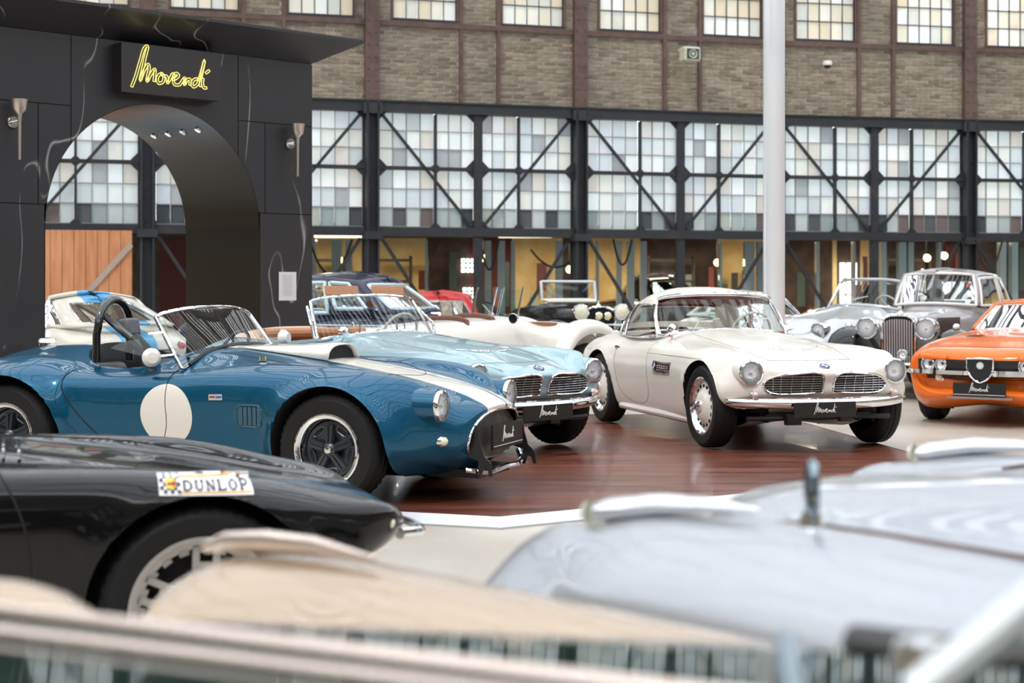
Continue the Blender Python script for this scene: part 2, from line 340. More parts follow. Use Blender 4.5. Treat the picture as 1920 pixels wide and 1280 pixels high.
        for nm, u0, u1, h0, h1 in wins:
            i0, i1 = int(round(u0*n)), int(round(u1*n)); j0, j1 = int(round(h0*8)), int(round(h1*8)); used[i0:i1, j0:j1] = True
            sub = G[i0:i1+1, j0:j1+1]
            segs = []
            if i0 == 0 or i1 == N-1:
                mm = (sub*np.array([1,-1,1]))[::-1] if i0 == 0 else (sub*np.array([1,-1,1]))[::-1]
                segs = [np.concatenate([mm, sub[1:]] if i0 == 0 else [sub, mm[1:]], 0)]
            else: segs = [sub, sub*np.array([1,-1,1])]
            for g in segs:
                o = B().grid(g).obj(nm, gl, s.r, 60); out.append(o)
                loop = [tuple(p) for p in g[:,0]]+[tuple(p) for p in g[-1,1:-1]]+[tuple(p) for p in g[::-1,-1]]+[tuple(p) for p in g[0,-2:0:-1]]
                if trim: B().tube(loop, tr, 6, closed=True).obj('window_trim', trim, o)
        b = B()
        for sg in (1, -1):
            Q = G*np.array([1, sg, 1]); f = [(i*9+j, (i+1)*9+j, (i+1)*9+j+1, i*9+j+1) for i in range(N-1) for j in range(8) if not used[i, j]]
            b.add(Q.reshape(-1,3), f)
            Rg = roofG*np.array([1, sg, 1]); m2 = Rg.shape[1]; b.add(Rg.reshape(-1,3), [(i*m2+j, (i+1)*m2+j, (i+1)*m2+j+1, i*m2+j+1) for i in range(N-1) for j in range(m2-1)])
        o = b.obj(shellname, shell, s.r, 50); md = o.modifiers.new('weld', 'WELD'); md.merge_threshold = .0015
        sd_ = o.modifiers.new('thick', 'SOLIDIFY'); sd_.thickness = .018; sd_.offset = -1
        return out
    def seat(s, x, y, m=BLKLEATHER, z=.32, h=.55, wd=.46):
        o = B().box((0,0,.09), (.46, wd, .14)).obj('seat', m, s.r, 30, (x, y, z)); bv = o.modifiers.new('b', 'BEVEL'); bv.width = .05; bv.segments = 3
        q = B().box((-.26,0,h/2+.05), (.12, wd*.95, h), ry=-.2).obj('backrest', m, o, 30); bv = q.modifiers.new('b', 'BEVEL'); bv.width = .05; bv.segments = 3
        b = B()
        for k in range(-3, 4): b.tube([(-.02-.02, k*wd*.12, h*.35), (-.30+.06, k*wd*.12, h*.95)], .008, 5)
        b.obj('pleats', m, o)
        return o
    def steer(s, x, y, z, r=.19, m=BLACK, tilt=-1.15):
        o = B().tube([(0, r*math.cos(t), r*math.sin(t)) for t in np.linspace(0, 2*PI, 33)[:-1]], .012, 8, closed=True).obj('steering_wheel', m, s.r, 40, (x, y, z), (0, tilt+PI/2, 0))
        b = B()
        for t in (0, 2.1, 4.2): b.tube([(-.02,0,0), (0, r*math.cos(t), r*math.sin(t))], .008, 6)
        b.lathe([(0,.02),(.03,.015),(.035,-.03)], 12, 'x'); b.obj('spokes', STEEL, o); return o

# ---------------------------------------------------------------- setting: floor, hall walls
FLOORM = mat('polished_concrete', (.43,.38,.32), .32, noise=(.9,(.56,.52,.46),.35,.7), bump=(3,.06,.02), spec=.5)
def structure(b, name, m, sm=0): return b.obj(name, m, None, sm, kind='structure')
structure(B().box((0, 12, -.1), (70, 70, .2)), 'floor', FLOORM)
BRICK = []
for i, c in enumerate([(.24,.205,.15), (.30,.26,.19), (.20,.17,.125), (.36,.31,.235), (.27,.235,.175)]):
    BRICK.append(mat('brick_%d' % i, c, .85, noise=(14, tuple(k*.8 for k in c), .4, .65)))
MORTAR = mat('mortar', (.58,.53,.45), .9, noise=(6,(.38,.34,.28),.4,.6))
RUST = mat('brown_painted_steel', (.105,.065,.058), .55, noise=(7,(.14,.085,.07),.4,.6))
SLATE = mat('slate_painted_steel', (.022,.026,.034), .5, noise=(5,(.045,.035,.03),.55,.7))
SILVERBAR = mat('grey_glazing_bar', (.30,.31,.31), .5)

def pane_mat(name, cols, tr):
    m = bpy.data.materials.new(name); m.use_nodes = True; nt = m.node_tree; b = nt.nodes['Principled BSDF']
    oi = nt.nodes.new('ShaderNodeObjectInfo'); r = nt.nodes.new('ShaderNodeValToRGB'); r.color_ramp.interpolation = 'CONSTANT'
    e = r.color_ramp.elements
    while len(e) < len(cols): e.new(.5)
    for i, c in enumerate(cols): e[i].position = i/len(cols); e[i].color = (*c, 1)
    tc = nt.nodes.new('ShaderNodeTexCoord'); n = nt.nodes.new('ShaderNodeTexNoise'); n.inputs['Scale'].default_value = 2.2; n.inputs['Detail'].default_value = 2
    mx = nt.nodes.new('ShaderNodeMix'); mx.data_type = 'RGBA'; mx.blend_type = 'MULTIPLY'; mx.inputs[0].default_value = .10
    nt.links.new(tc.outputs['Object'], n.inputs[0]); nt.links.new(n.outputs[1], mx.inputs[7]); nt.links.new(r.outputs[0], mx.inputs[6])
    nt.links.new(oi.outputs['Random'], r.inputs[0]); nt.links.new(mx.outputs[2], b.inputs['Base Color'])
    b.inputs['Roughness'].default_value = .06; b.inputs['Coat Weight'].default_value = .6
    t = nt.nodes.new('ShaderNodeBsdfTranslucent'); ms = nt.nodes.new('ShaderNodeMixShader'); ms.inputs[0].default_value = tr
    nt.links.new(mx.outputs[2], t.inputs[0]); nt.links.new(b.outputs[0], ms.inputs[1]); nt.links.new(t.outputs[0], ms.inputs[2])
    nt.links.new(ms.outputs[0], nt.nodes['Material Output'].inputs[0])
    bp = nt.nodes.new('ShaderNodeBump'); bp.inputs['Strength'].default_value = .25; bp.inputs['Distance'].default_value = .02; n2 = nt.nodes.new('ShaderNodeTexNoise'); n2.inputs['Scale'].default_value = 4
    nt.links.new(tc.outputs['Object'], n2.inputs[0]); nt.links.new(n2.outputs[0], bp.inputs['Height']); nt.links.new(bp.outputs[0], b.inputs['Normal'])
    return m
PANE = pane_mat('old_window_pane', [(.84,.87,.87),(.86,.88,.89),(.90,.91,.90),(.80,.84,.86),(.92,.94,.93),(.74,.78,.79),(.86,.87,.84),(.78,.82,.84),(.92,.95,.96),(.60,.62,.64),(.88,.91,.91),(.82,.80,.77)], .5)
PANED = pane_mat('lower_window_pane', [(.60,.66,.66),(.20,.21,.22),(.72,.76,.76),(.30,.25,.25),(.50,.56,.57),(.15,.17,.19),(.66,.68,.64)], .4)
PANEU = pane_mat('upper_window_pane', [(.86,.82,.72),(.80,.80,.76),(.90,.88,.82),(.84,.78,.66),(.92,.92,.90)], .5)
CP = [(-14.2, 25.0), (-10.3, 26.1), (-6.42, 27.2), (-2.58, 28.3), (1.276, 29.5), (5.24, 30.7), (9.31, 31.6), (13.4, 32.4)]
wall = empty('wall_back', (0,0,0), kind='structure')
def quadmesh(name, wd, ht, th, m):
    return B().box((0,0,0), (wd, th, ht)).obj(name, m, None, 0)
brick_src = {}
def brick(parent, L, x, y, z, wd, m, n=[0]):
    key = (round(wd, 2), m.name)
    if key not in brick_src:
        t = B().box((0,0,0), (wd-.020, .05, .0520)).obj('brick', m, None, 0); brick_src[key] = t.data; bpy.data.objects.remove(t)
    o = bpy.data.objects.new('brick', brick_src[key]); COL.objects.link(o); o.parent = parent
    o.matrix_local = L @ Matrix.Translation((x, y, z)); n[0] += 1; return n[0]
NB = 0; wallno = 0
pane_meshes = {}
def pane(parent, x, z, wd, ht, m, nm='pane', y=.05):
    k = (round(wd,3), round(ht,3), m.name)
    if k not in pane_meshes:
        me = bpy.data.meshes.new('pane'); b = B().box((0,0,0), (wd, .006, ht)); me.from_pydata(b.v, [], b.f); me.materials.append(m); pane_meshes[k] = me
    o = bpy.data.objects.new(nm, pane_meshes[k]); COL.objects.link(o); o.parent = parent; o.location = (x, y, z)
    o.rotation_euler = (random.gauss(0, .006), 0, random.gauss(0, .008)); return o
stuffb = {i: B() for i in range(5)}; mort = B(); steelU = B(); steelL = B(); riv = B()
ZB, ZT, ZL = 4.75, 6.20, 2.46
Z1 = 8.3
winno = 0
for bi in range(len(CP)-1):
    a, c = Vector((*CP[bi], 0)), Vector((*CP[bi+1], 0)); L = (c-a).length; ang = math.atan2(c.y-a.y, c.x-a.x)
    M = Matrix.Translation(a) @ Matrix.Rotation(ang, 4, 'Z'); MW = lambda p: M @ Vector(p)
    def addbox(bb, cc, dd, rz=0):
        t = B().box((0,0,0), dd); bb.add([M @ (Vector(v)+Vector(cc)) for v in t.v], t.f)
    def addbar(bb, p, q, wd, dp):
        t = B().bar(p, q, wd, dp); bb.add([M @ Vector(v) for v in t.v], t.f)
    wins = [(.095*L, .405*L), (.615*L, .925*L)]
    # masonry with openings
    addbox(mort, (L/2, .137, (ZB+ZT)/2), (L, .28, ZT-ZB))
    for x0, x1 in ((0, wins[0][0]), (wins[0][1], wins[1][0]), (wins[1][1], L)): addbox(mort, ((x0+x1)/2, .137, (ZT+Z1)/2), (x1-x0, .28, Z1-ZT))
    posts = [.42*L, .60*L]
    segs_low = [(.13, posts[0]-.04), (posts[0]+.04, posts[1]-.04), (posts[1]+.04, L-.13)]
    segs_up = [(.13, wins[0][0]-.03), (wins[0][1]+.09, wins[1][0]-.09), (wins[1][1]+.03, L-.13)]
    single = bi == 3
    row = 0; z = ZB+.04
    while z < 7.6:
        segs = segs_low if z < ZT-.08 else (segs_up if z > ZT+.06 else [])
        for x0, x1 in segs:
            x = x0 - (.13 if row % 2 else 0)
            while x < x1:
                e0, e1 = max(x, x0), min(x+.25, x1)
                if e1-e0 > .04:
                    k = random.choice((0,1,1,2,3,4)); yy = .012+random.uniform(-.004, .004); cx = (e0+e1)/2
                    if single and z < ZT-.08 and NB < 300:
                        NB = brick(wall, M, cx, yy, z, round(e1-e0, 2), BRICK[k])
                    else: addbox(stuffb[k], (cx, yy, z), (e1-e0-.020, .05, .0520))
                x += .25
        z += .0725; row += 1
    # steelwork
    for x in posts: addbox(steelU, (x, -.01, (ZB+Z1)/2), (.07, .12, Z1-ZB))
    addbox(steelU, (L/2, -.012, ZT), (L, .12, .10))
    for x0, x1 in wins:
        for x in (x0, x1): addbox(steelU, (x, .0, (ZT+Z1)/2), (.045, .1, Z1-ZT))
    addbox(steelL, (L/2, -.03, 4.66), (L, .20, .19)); addbox(steelL, (L/2, -.03, 4.76), (L, .26, .03))
    addbox(steelL, (L/2, -.02, 2.38), (L, .18, .16))
    addbox(steelL, (L/2, 0, 3.55), (L, .10, .06))
    addbox(steelL, (L/2, 0, 2.35), (.11, .16, 4.7)); addbox(steelL, (L/2, -.06, 2.35), (.17, .03, 4.7))
    for x in (.30*L, .70*L): addbox(steelL, (x, .0, 3.5), (.05, .09, 2.1))
    for sg in (0, 1):
        xa, xb = (.2, L/2-.12) if sg == 0 else (L-.2, L/2+.12)
        addbar(steelL, (xa, -.03, 4.52), (xb, -.03, 2.5), .055, .04)
        addbar(steelL, (xa, -.02, 2.25), (xa+(1 if sg == 0 else -1)*1.15, -.02, .5), .06, .04)
        for (gx, gz, sx, sz) in ((xa-.08*(1-2*sg), 4.57, 1, -1), (xb+.06*(1-2*sg), 2.46, -1, 1), (L/2-.055*(1-2*sg), 4.57, -1, -1), (L/2-.055*(1-2*sg), 3.58, -1, 1), (L/2-.055*(1-2*sg), 3.52, -1, -1), (xa-.08*(1-2*sg), 3.58, 1, 1), (xa-.08*(1-2*sg), 3.52, 1, -1)):
            q = .17; sx *= (1-2*sg); t = B().prism([(gx, gz), (gx+sx*q, gz), (gx, gz+sz*q)], -.035, -.01); steelL.add([M @ Vector(v) for v in t.v], t.f)
        for gz in (3.55, 2.46):
            t = B().prism([((.30 if sg == 0 else .70)*L+dx, gz+dz) for dx, dz in ((-.11,0),(0,-.11),(.11,0),(0,.11))], -.035, -.01); steelL.add([M @ Vector(v) for v in t.v], t.f)
    # glazing: one window per bay, each pane a part
    if bi >= 1:
        winno += 1
        wo = empty('window_%d' % winno, a, ang, kind='structure')
        bars = B()
        for (x0, x1, nx) in ((.15, .30*L-.02, 4), (.30*L+.02, L/2-.06, 3), (L/2+.06, .70*L-.02, 3), (.70*L+.02, L-.15, 4)):
            pw = (x1-x0)/nx
            for (z0, z1) in ((2.47, 3.52), (3.58, 4.57)):
                ph = (z1-z0)/3
                for i in range(nx):
                    for j in range(3): pane(wo, x0+pw*(i+.5), z0+ph*(j+.5), round(pw-.014, 2), round(ph-.012, 2), PANED if (j == 0 and z0 < 3) else PANE)
                for i in range(1, nx): bars.box((x0+pw*i, .03, (z0+z1)/2), (.016, .03, z1-z0))
                for j in range(0, 4): bars.box(((x0+x1)/2, .03, z0+ph*j), (x1-x0, .03, .016))
        bars.obj('glazing_bar', SILVERBAR, wo, 0)
        for x0, x1 in wins:
            winno += 1; wu = empty('window_%d' % winno, a, ang, kind='structure'); nx = 5; pw = (x1-x0-.06)/nx; bars = B()
            for i in range(nx):
                for j in range(4): pane(wu, x0+.03+pw*(i+.5), ZT+.10+.36*(j+.5), round(pw-.014, 2), .345, PANEU, y=.02)
            for i in range(nx+1): bars.box((x0+.03+pw*i, .0, ZT+.85), (.016, .03, 1.5))
            for j in range(5): bars.box(((x0+x1)/2, .0, ZT+.10+.36*j), (x1-x0, .03, .018))
            bars.obj('glazing_bar', SLATE, wu, 0); B().box(((x0+x1)/2, -.03, ZT+.07), (x1-x0, .06, .05)).obj('window_sill', SLATE, wu, 0)
    # column
    cb = B()
    for cx in (0,):
        cb.box((0, -.05, (ZB+Z1)/2), (.26, .2, Z1-ZB))
        for zz in np.arange(ZB+.15, Z1, .22):
            for rx in (-.07, .07): cb.box((rx, -.16, zz), (.03, .02, .03))
    co = cb.obj('steel_column', RUST, wall, 0); co.matrix_local = M
    cb = B().box((0, .08, ZB/2), (.20, .30, ZB)); cb.box((0, .06, ZB/2), (.31, .04, ZB))
    for rx in (-.10, .10): cb.box((rx, -.1, ZB/2), (.035, .2, ZB))
    cb.box((0, -.12, 4.62), (.36, .16, .2)); cb.box((0, -.14, 2.3), (.34, .2, .14))
    for zz in np.arange(.3, ZB-.2, .2):
        for rx in (-.055, .055): cb.box((rx, -.08, zz), (.028, .02, .028))
    co = cb.obj('lower_steel_column', SLATE, wall, 0); co.matrix_local = M
mort.obj('masonry', MORTAR, wall, 0)
for i in range(5): stuffb[i].obj('bricks', BRICK[i], wall, 0, kind='stuff')
steelU.obj('upper_steel_frame', RUST, wall, 0); steelL.obj('steel_truss_frame', SLATE, wall, 0)

# showroom interior behind the ground-floor glass
YEL = mat('warm_yellow_wall', (.72,.50,.20), .8, noise=(2,(.80,.62,.30),.4,.6)); MAROON = mat('maroon_wall', (.10,.018,.016), .7); DKWALL = mat('dark_brown_wall', (.05,.035,.03), .7, noise=(3,(.10,.06,.045),.4,.6))
def along(px, d): return ((px-960)*d/2900, d)
ib = B(); ib.add([(-18,24.5,2.55),(18,34.5,2.55),(18,44,2.55),(-18,44,2.55)], [(0,1,2,3)]); ib.obj('ceiling_1', mat('dark_ceiling', (.05,.05,.05), .8), None, 0, kind='structure')
iw = empty('wall_inner', (0,0,0), kind='structure')
def ipanel(px0, px1, d, z0, z1, m, nm='wall_panel'):
    x0, y0 = along(px0, d); x1, _ = along(px1, d); return B().box(((x0+x1)/2, d, (z0+z1)/2), (x1-x0, .1, z1-z0)).obj(nm, m, iw, 0)
for (p0, p1, m) in ((-300,80,DKWALL),(80,300,DKWALL),(300,420,MAROON),(420,585,DKWALL),(585,645,YEL),(645,700,YEL),(700,800,YEL),(800,880,DKWALL),(880,960,MAROON),(960,1055,YEL),(1055,1090,DKWALL),(1090,1200,YEL),(1200,1222,MAROON),(1222,1310,DKWALL),(1310,1345,DKWALL),(1345,1430,YEL),(1430,1462,YEL),(1462,1560,DKWALL),(1560,1568,YEL),(1568,1612,DKWALL),(1612,1640,YEL),(1640,1760,DKWALL),(1760,1790,MAROON),(1790,1960,DKWALL),(1960,2400,YEL)):
    ipanel(p0, p1, 37.5, 0, 2.55, m)
random.seed(11); DP = [mat('display_a', (.10,.02,.02), .5), mat('display_b', (.02,.02,.02), .5), mat('display_c', (.55,.42,.20), .6), mat('display_d', (.06,.09,.08), .3), mat('display_e', (.30,.34,.30), .3), mat('display_f', (.22,.05,.03), .5)]
for k in range(64):
    px = 590+k*21+random.uniform(-6, 6); z0 = random.choice((0, .4, .9, 1.3)); wd = random.uniform(6, 20)
    ipanel(px, px+wd, 36.9+random.uniform(0, .35), z0, z0+random.uniform(.3, 1.1), random.choice(DP), 'display_panel')
random.seed(4)
SHELF = mat('dark_shelf', (.03,.025,.02), .6)
for (p0, p1) in ((588,640),(700,770),(1215,1300),(1660,1740)):
    sh = empty('shelf_unit', (*along((p0+p1)/2, 36.6), 0), label={588:'dark shelving with light gaps behind the glass beside the black arch',700:'dark shelving behind the glass above the navy coupe',1215:'dark shelf unit behind the glass left of the pale steel pole',1660:'dark shelf unit behind the glass above the silver roadster'}[p0], category='shelf')
    wd = (p1-p0)*36.6/2900
    for z in (.5, 1.0, 1.5, 2.0): B().box((0,0,z), (wd,.35,.06)).obj('shelf', SHELF, sh, 0)
    for x in (-wd/2, wd/2): B().box((x,0,1.05), (.05,.35,2.1)).obj('side_panel', SHELF, sh, 0)
FIN = mat('pale_blue_glass_fin', (.34,.46,.50), .15, coat=1, spec=.8)
gf = empty('glass_partition', (0,30.5,0), label='row of pale blue glass fins of the showroom front below the steel truss', category='partition')
for px, wd in ((632,18),(655,12),(915,12),(940,14),(962,8),(1048,14),(1160,10),(1182,14),(1206,12),(1404,18),(1424,10),(1655,10),(1690,14),(1706,10),(1878,12),(1900,12),(1532,6),(590,6),(800,5),(1120,5),(1350,5),(1600,5),(1760,5)):
    d = 31.4+.0012*(px-960); x, y = along(px, d); B().box((x, y-30.5, 1.15), (wd*d/2900, .22, 2.3)).obj('glass_fin', FIN, gf, 0)
WARM = mat('warm_lamp', (1,.8,.4), .5, emit=(1,.75,.35), es=5)
COOLL = mat('bright_window_beyond', (1,1,1), .5, emit=(.92,1,.9), es=2.4)
for i, (px, z, lab) in enumerate([(693,1.95,'small warm spotlight glowing behind the glass, nearest the black arch'),(905,2.0,'warm spotlight glowing behind the glass above the ivory roadster'),(1068,1.75,'warm spotlight glowing behind the glass above the black vintage car'),(1345,1.9,'warm spotlight glowing behind the glass just left of the pole'),(1770,2.05,'warm spotlight glowing behind the glass above the blue soft-top'),(1738,2.0,'second warm spotlight glowing behind the glass above the blue soft-top')]):
    x, y = along(px, 34); t = empty('spotlight', (x, y, z), label=lab, category='lamp')
    B().lathe([(0,0),(.07,0),(.08,-.02)], 16, 'y').obj('bulb', WARM, t); B().lathe([(.085,-.03),(.09,.02),(.06,.14),(0,.15)], 16, 'y').obj('housing', BLACK, t); B().tube([(0,.08,.05),(0,.08,2.58-z)], .012, 6).obj('ceiling_rod', BLACK, t)
for i, (px0, px1, z0, z1) in enumerate(((865,890,1.72,2.05),(868,892,1.1,1.35),(1225,1262,.95,1.65),(1575,1606,.8,1.95),(1728,1742,1.1,1.8))):
    x0, y = along(px0, 37.3); x1, _ = along(px1, 37.3); winno += 1
    wq = empty('window_%d' % winno, ((x0+x1)/2, y, (z0+z1)/2), kind='structure')
    B().box((0,0,0), (x1-x0,.04,z1-z0)).obj('pane', COOLL, wq, 0)
    fb = B()
    for k in range(1, 3): fb.box(((x1-x0)*(k/3-.5), -.03, 0), (.03,.03,z1-z0)); fb.box((0,-.03,(z1-z0)*(k/3-.5)), (x1-x0,.03,.03))
    fb.obj('glazing_bar', SLATE, wq, 0)
for px in (640, 985, 1240, 1480, 1750):                 # strip lamps added to light the showroom interior
    x, y = along(px, 34.8); t = empty('added_strip_lamp', (x, y, 2.5), label='added strip lamp on the showroom ceiling '+{640:'just right of the black arch',985:'above the black vintage car',1240:'above the white hardtop coupe',1480:'just right of the pole',1750:'above the grey vintage saloon'}[px], category='lamp')
    B().box((0,0,0), (1.2,.3,.05)).obj('diffuser', mat('warm_diffuser', (1,1,1), .5, emit=(1,.86,.62), es=1.3), t, 0)
    l = bpy.data.lights.new('showroom_light', 'AREA'); l.energy = 75; l.shape = 'RECTANGLE'; l.size = 1.2; l.size_y = .8; l.color = (1,.84,.6)
    lo = bpy.data.objects.new('showroom_light', l); COL.objects.link(lo); lo.location = (x, y, 2.42)
b = B()
for (p0, p1, z0, z1) in ((995,1090,2.0,1.75),(580,660,2.2,1.6),(900,935,2.2,1.7),(1150,1185,2.2,1.8),(1830,1880,2.2,1.7)):
    x0, y = along(p0, 30.4); x1, _ = along(p1, 30.4)
    c = B().tube([(x0+(x1-x0)*t, y, z0+.1-(z0-z1+.1)*4*t*(1-t)) for t in np.linspace(0,1,14)], .022, 6).obj('hanging_hose', BLACK, None, 40, label={995:'black hose looping behind the frame above the black vintage car',580:'black hose looping beside the black arch',900:'black hose looping above the ivory roadster',1150:'black hose looping above the white coupe roof',1830:'black hose looping above the grey saloon'}[p0], category='hose')
# plank gate seen through the arch
WOOD = mat('pine_planks', (.50,.20,.085), .7, noise=((9,9,1.3),(.64,.30,.15),.35,.65))
M = Matrix.Translation((*CP[1],0)) @ Matrix.Rotation(math.atan2(CP[2][1]-CP[1][1], CP[2][0]-CP[1][0]), 4, 'Z')
pg = empty('plank_gate', M @ Vector((2.3,-.25,0)), math.atan2(CP[2][1]-CP[1][1], CP[2][0]-CP[1][0]), label='orange pine plank gate with one diagonal batten seen through the arch', category='gate')
for k in range(16): B().box((-1.55+k*.195, random.uniform(-.004,.004), 1.17), (.188,.03,2.34)).obj('plank', WOOD, pg, 0)
B().bar((-.2,-.035,.2), (1.45,-.035,2.1), .10, .03).obj('diagonal_batten', mat('weathered_batten', (.42,.34,.28), .7), pg, 0)

# other sides of the hall (seen only in reflections) and the roof ribs
def plainwall(p, q, name, h=8.5):
    a = Vector((*p,0)); c = Vector((*q,0)); L = (c-a).length; M = Matrix.Translation(a) @ Matrix.Rotation(math.atan2(c.y-a.y, c.x-a.x), 4, 'Z')
    r = empty(name, (0,0,0), kind='structure'); parts = {'masonry': B(), 'glazing': B(), 'steel_frame': B(), 'lower_panel': B(), 'base_wall': B()}
    def ab(k, cc, dd): t = B().box(cc, dd); parts[k].add([M @ Vector(v) for v in t.v], t.f)
    ab('masonry', (L/2,.15,(4.75+h)/2), (L,.3,h-4.75)); ab('glazing', (L/2,.1,3.6), (L,.05,2.3)); ab('lower_panel', (L/2,.2,1.3), (L,.05,2.3)); ab('base_wall', (L/2,.1,.3), (L,.2,.6))
    n = int(L/2)
    for k in range(n+1): ab('steel_frame', (k*L/n,-.05,h/2 if k % 2 else 2.4), (.22 if k % 2 else .12,.2,h if k % 2 else 4.7))
    for z in (2.38,3.55,4.7): ab('steel_frame', (L/2,-.02,z), (L,.15,.15))
    for k, m in (('masonry',BRICK[1]),('glazing',mat('reflected_glazing', (.30,.34,.35), .1, coat=.5)),('steel_frame',SLATE),('lower_panel',YEL),('base_wall',DKWALL)): parts[k].obj(k, m, r, 0)
plainwall((14.5,32.3),(19,20),'wall_right'); plainwall((19,20),(17,4),'wall_right_near'); plainwall((17,4),(10,-7),'wall_front_right'); plainwall((10,-7),(-10,-7),'wall_front'); plainwall((-10,-7),(-17,4),'wall_front_left'); plainwall((-17,4),(-18,14),'wall_left'); plainwall((-18,14),(-14.3,25),'wall_left_far')
rb = B()
for k in range(13):
    y = -6+k*3.2; rb.box((0,y,9.6), (38,.18,.4))
for k in range(19):
    x = -18+k*2; rb.box((x,13,10.0), (.12,42,.2))
for k in range(64): rb.box((0,-7+k*.64,10.25), (38,.30,.06))
rb.obj('ceiling', mat('grey_roof_steel', (.18,.19,.21), .6), None, 0, kind='structure')

# deck platform
DECKP = [(-.065,8.58),(3.31,10.77),(2.72,15.7),(-1.9,15.75),(-4.15,12.9),(-3.95,9.93)]
DECK = mat('red_brown_deck', (.065,.018,.013), .30, noise=((.9,7,1),(.25,.085,.048),.3,.72), bump=(8,.08,.01), spec=.55, coat=.12)
def inset(P, d):
    c = np.mean(P, 0); return [tuple(np.array(p)+(c-np.array(p))/np.linalg.norm(c-np.array(p))*d) for p in P]
dk = empty('display_platform', (0,0,0), label='low reddish brown wooden display platform with an aluminium edge', category='platform')
top_ = inset(DECKP, .07)
# boards laid side by side, clipped to the outline
def clip(poly, nx, ny, c):                             # keep side nx*x+ny*y <= c
    out = []
    for i in range(len(poly)):
        p, q = poly[i], poly[(i+1) % len(poly)]; a = nx*p[0]+ny*p[1]-c; b_ = nx*q[0]+ny*q[1]-c
        if a <= 0: out.append(p)
        if a*b_ < 0: t = a/(a-b_); out.append((p[0]+(q[0]-p[0])*t, p[1]+(q[1]-p[1])*t))
    return out
th = math.radians(8); ux, uy = -math.sin(th), math.cos(th)
cc = [ux*p[0]+uy*p[1] for p in top_]; c0 = min(cc)
while c0 < max(cc):
    pl = clip(clip(top_, ux, uy, c0+1.247), -ux, -uy, -c0)
    if len(pl) > 2: B().prism(pl, .0, .06, 'xy').obj('deck_panel', DECK, dk, 0)
    c0 += 1.25
ALU = mat('brushed_aluminium', (.60,.61,.64), .35, .75)
for i in range(6):
    a, c = np.array(DECKP[i]), np.array(DECKP[(i+1) % 6]); ti, tj = np.array(top_[i]), np.array(top_[(i+1) % 6])
    ns = 3
    for k in range(ns):
        t0, t1 = k/ns+(.0015 if k else 0), (k+1)/ns-(.0015 if k < ns-1 else 0)
        p0, p1, q0, q1 = a+(c-a)*t0, a+(c-a)*t1, ti+(tj-ti)*t0, ti+(tj-ti)*t1
        B().add([(*p0,0),(*p1,0),(*q1,.063),(*q0,.063),(*p0,.012),(*p1,.012),(*q1,.0),(*q0,.0)], [(4,5,2,3),(0,1,5,4),(0,4,3,7),(1,6,2,5)]).obj('edge_strip', ALU, dk, 0)

# black marble arch
MARBLE = mat('black_marble_laminate', (.022,.021,.026), .42, coat=.15)
def veins(m):
    nt = m.node_tree; b = nt.nodes['Principled BSDF']; tc = nt.nodes.new('ShaderNodeTexCoord'); mp = nt.nodes.new('ShaderNodeMapping'); mp.inputs['Rotation'].default_value = (0, .9, 0); mp.inputs['Scale'].default_value = (1.3, 1, .45)
    n = nt.nodes.new('ShaderNodeTexNoise'); n.inputs['Scale'].default_value = 1.2; n.inputs['Detail'].default_value = 1.6; n.inputs['Distortion'].default_value = .1
    a = nt.nodes.new('ShaderNodeMath'); a.operation = 'SUBTRACT'; a.inputs[1].default_value = .5; c = nt.nodes.new('ShaderNodeMath'); c.operation = 'ABSOLUTE'
    r = nt.nodes.new('ShaderNodeValToRGB'); r.color_ramp.elements[0].position = .0; r.color_ramp.elements[0].color = (.36,.34,.34,1); r.color_ramp.elements[1].position = .005; r.color_ramp.elements[1].color = (0,0,0,1)
    n2 = nt.nodes.new('ShaderNodeTexNoise'); n2.inputs['Scale'].default_value = 1.9; r2 = nt.nodes.new('ShaderNodeValToRGB'); r2.color_ramp.elements[0].position = .42; r2.color_ramp.elements[1].position = .56
    mu = nt.nodes.new('ShaderNodeMix'); mu.data_type = 'RGBA'; mu.blend_type = 'MULTIPLY'; mu.inputs[0].default_value = 1; ad = nt.nodes.new('ShaderNodeMix'); ad.data_type = 'RGBA'; ad.blend_type = 'ADD'; ad.inputs[0].default_value = 1
    k = nt.links.new; k(tc.outputs['Object'], mp.inputs[0]); k(mp.outputs[0], n.inputs[0]); k(n.outputs[0], a.inputs[0]); k(a.outputs[0], c.inputs[0]); k(c.outputs[0], r.inputs[0]); k(tc.outputs['Object'], n2.inputs[0]); k(n2.outputs[0], r2.inputs[0])
    k(r.outputs[0], mu.inputs[6]); k(r2.outputs[0], mu.inputs[7]); k(mu.outputs[2], ad.inputs[6]); ad.inputs[7].default_value = b.inputs['Base Color'].default_value; k(ad.outputs[2], b.inputs['Base Color'])
veins(MARBLE)
GLOSSB = mat('glossy_black_reveal', (.010,.008,.008), .30, spec=.35)
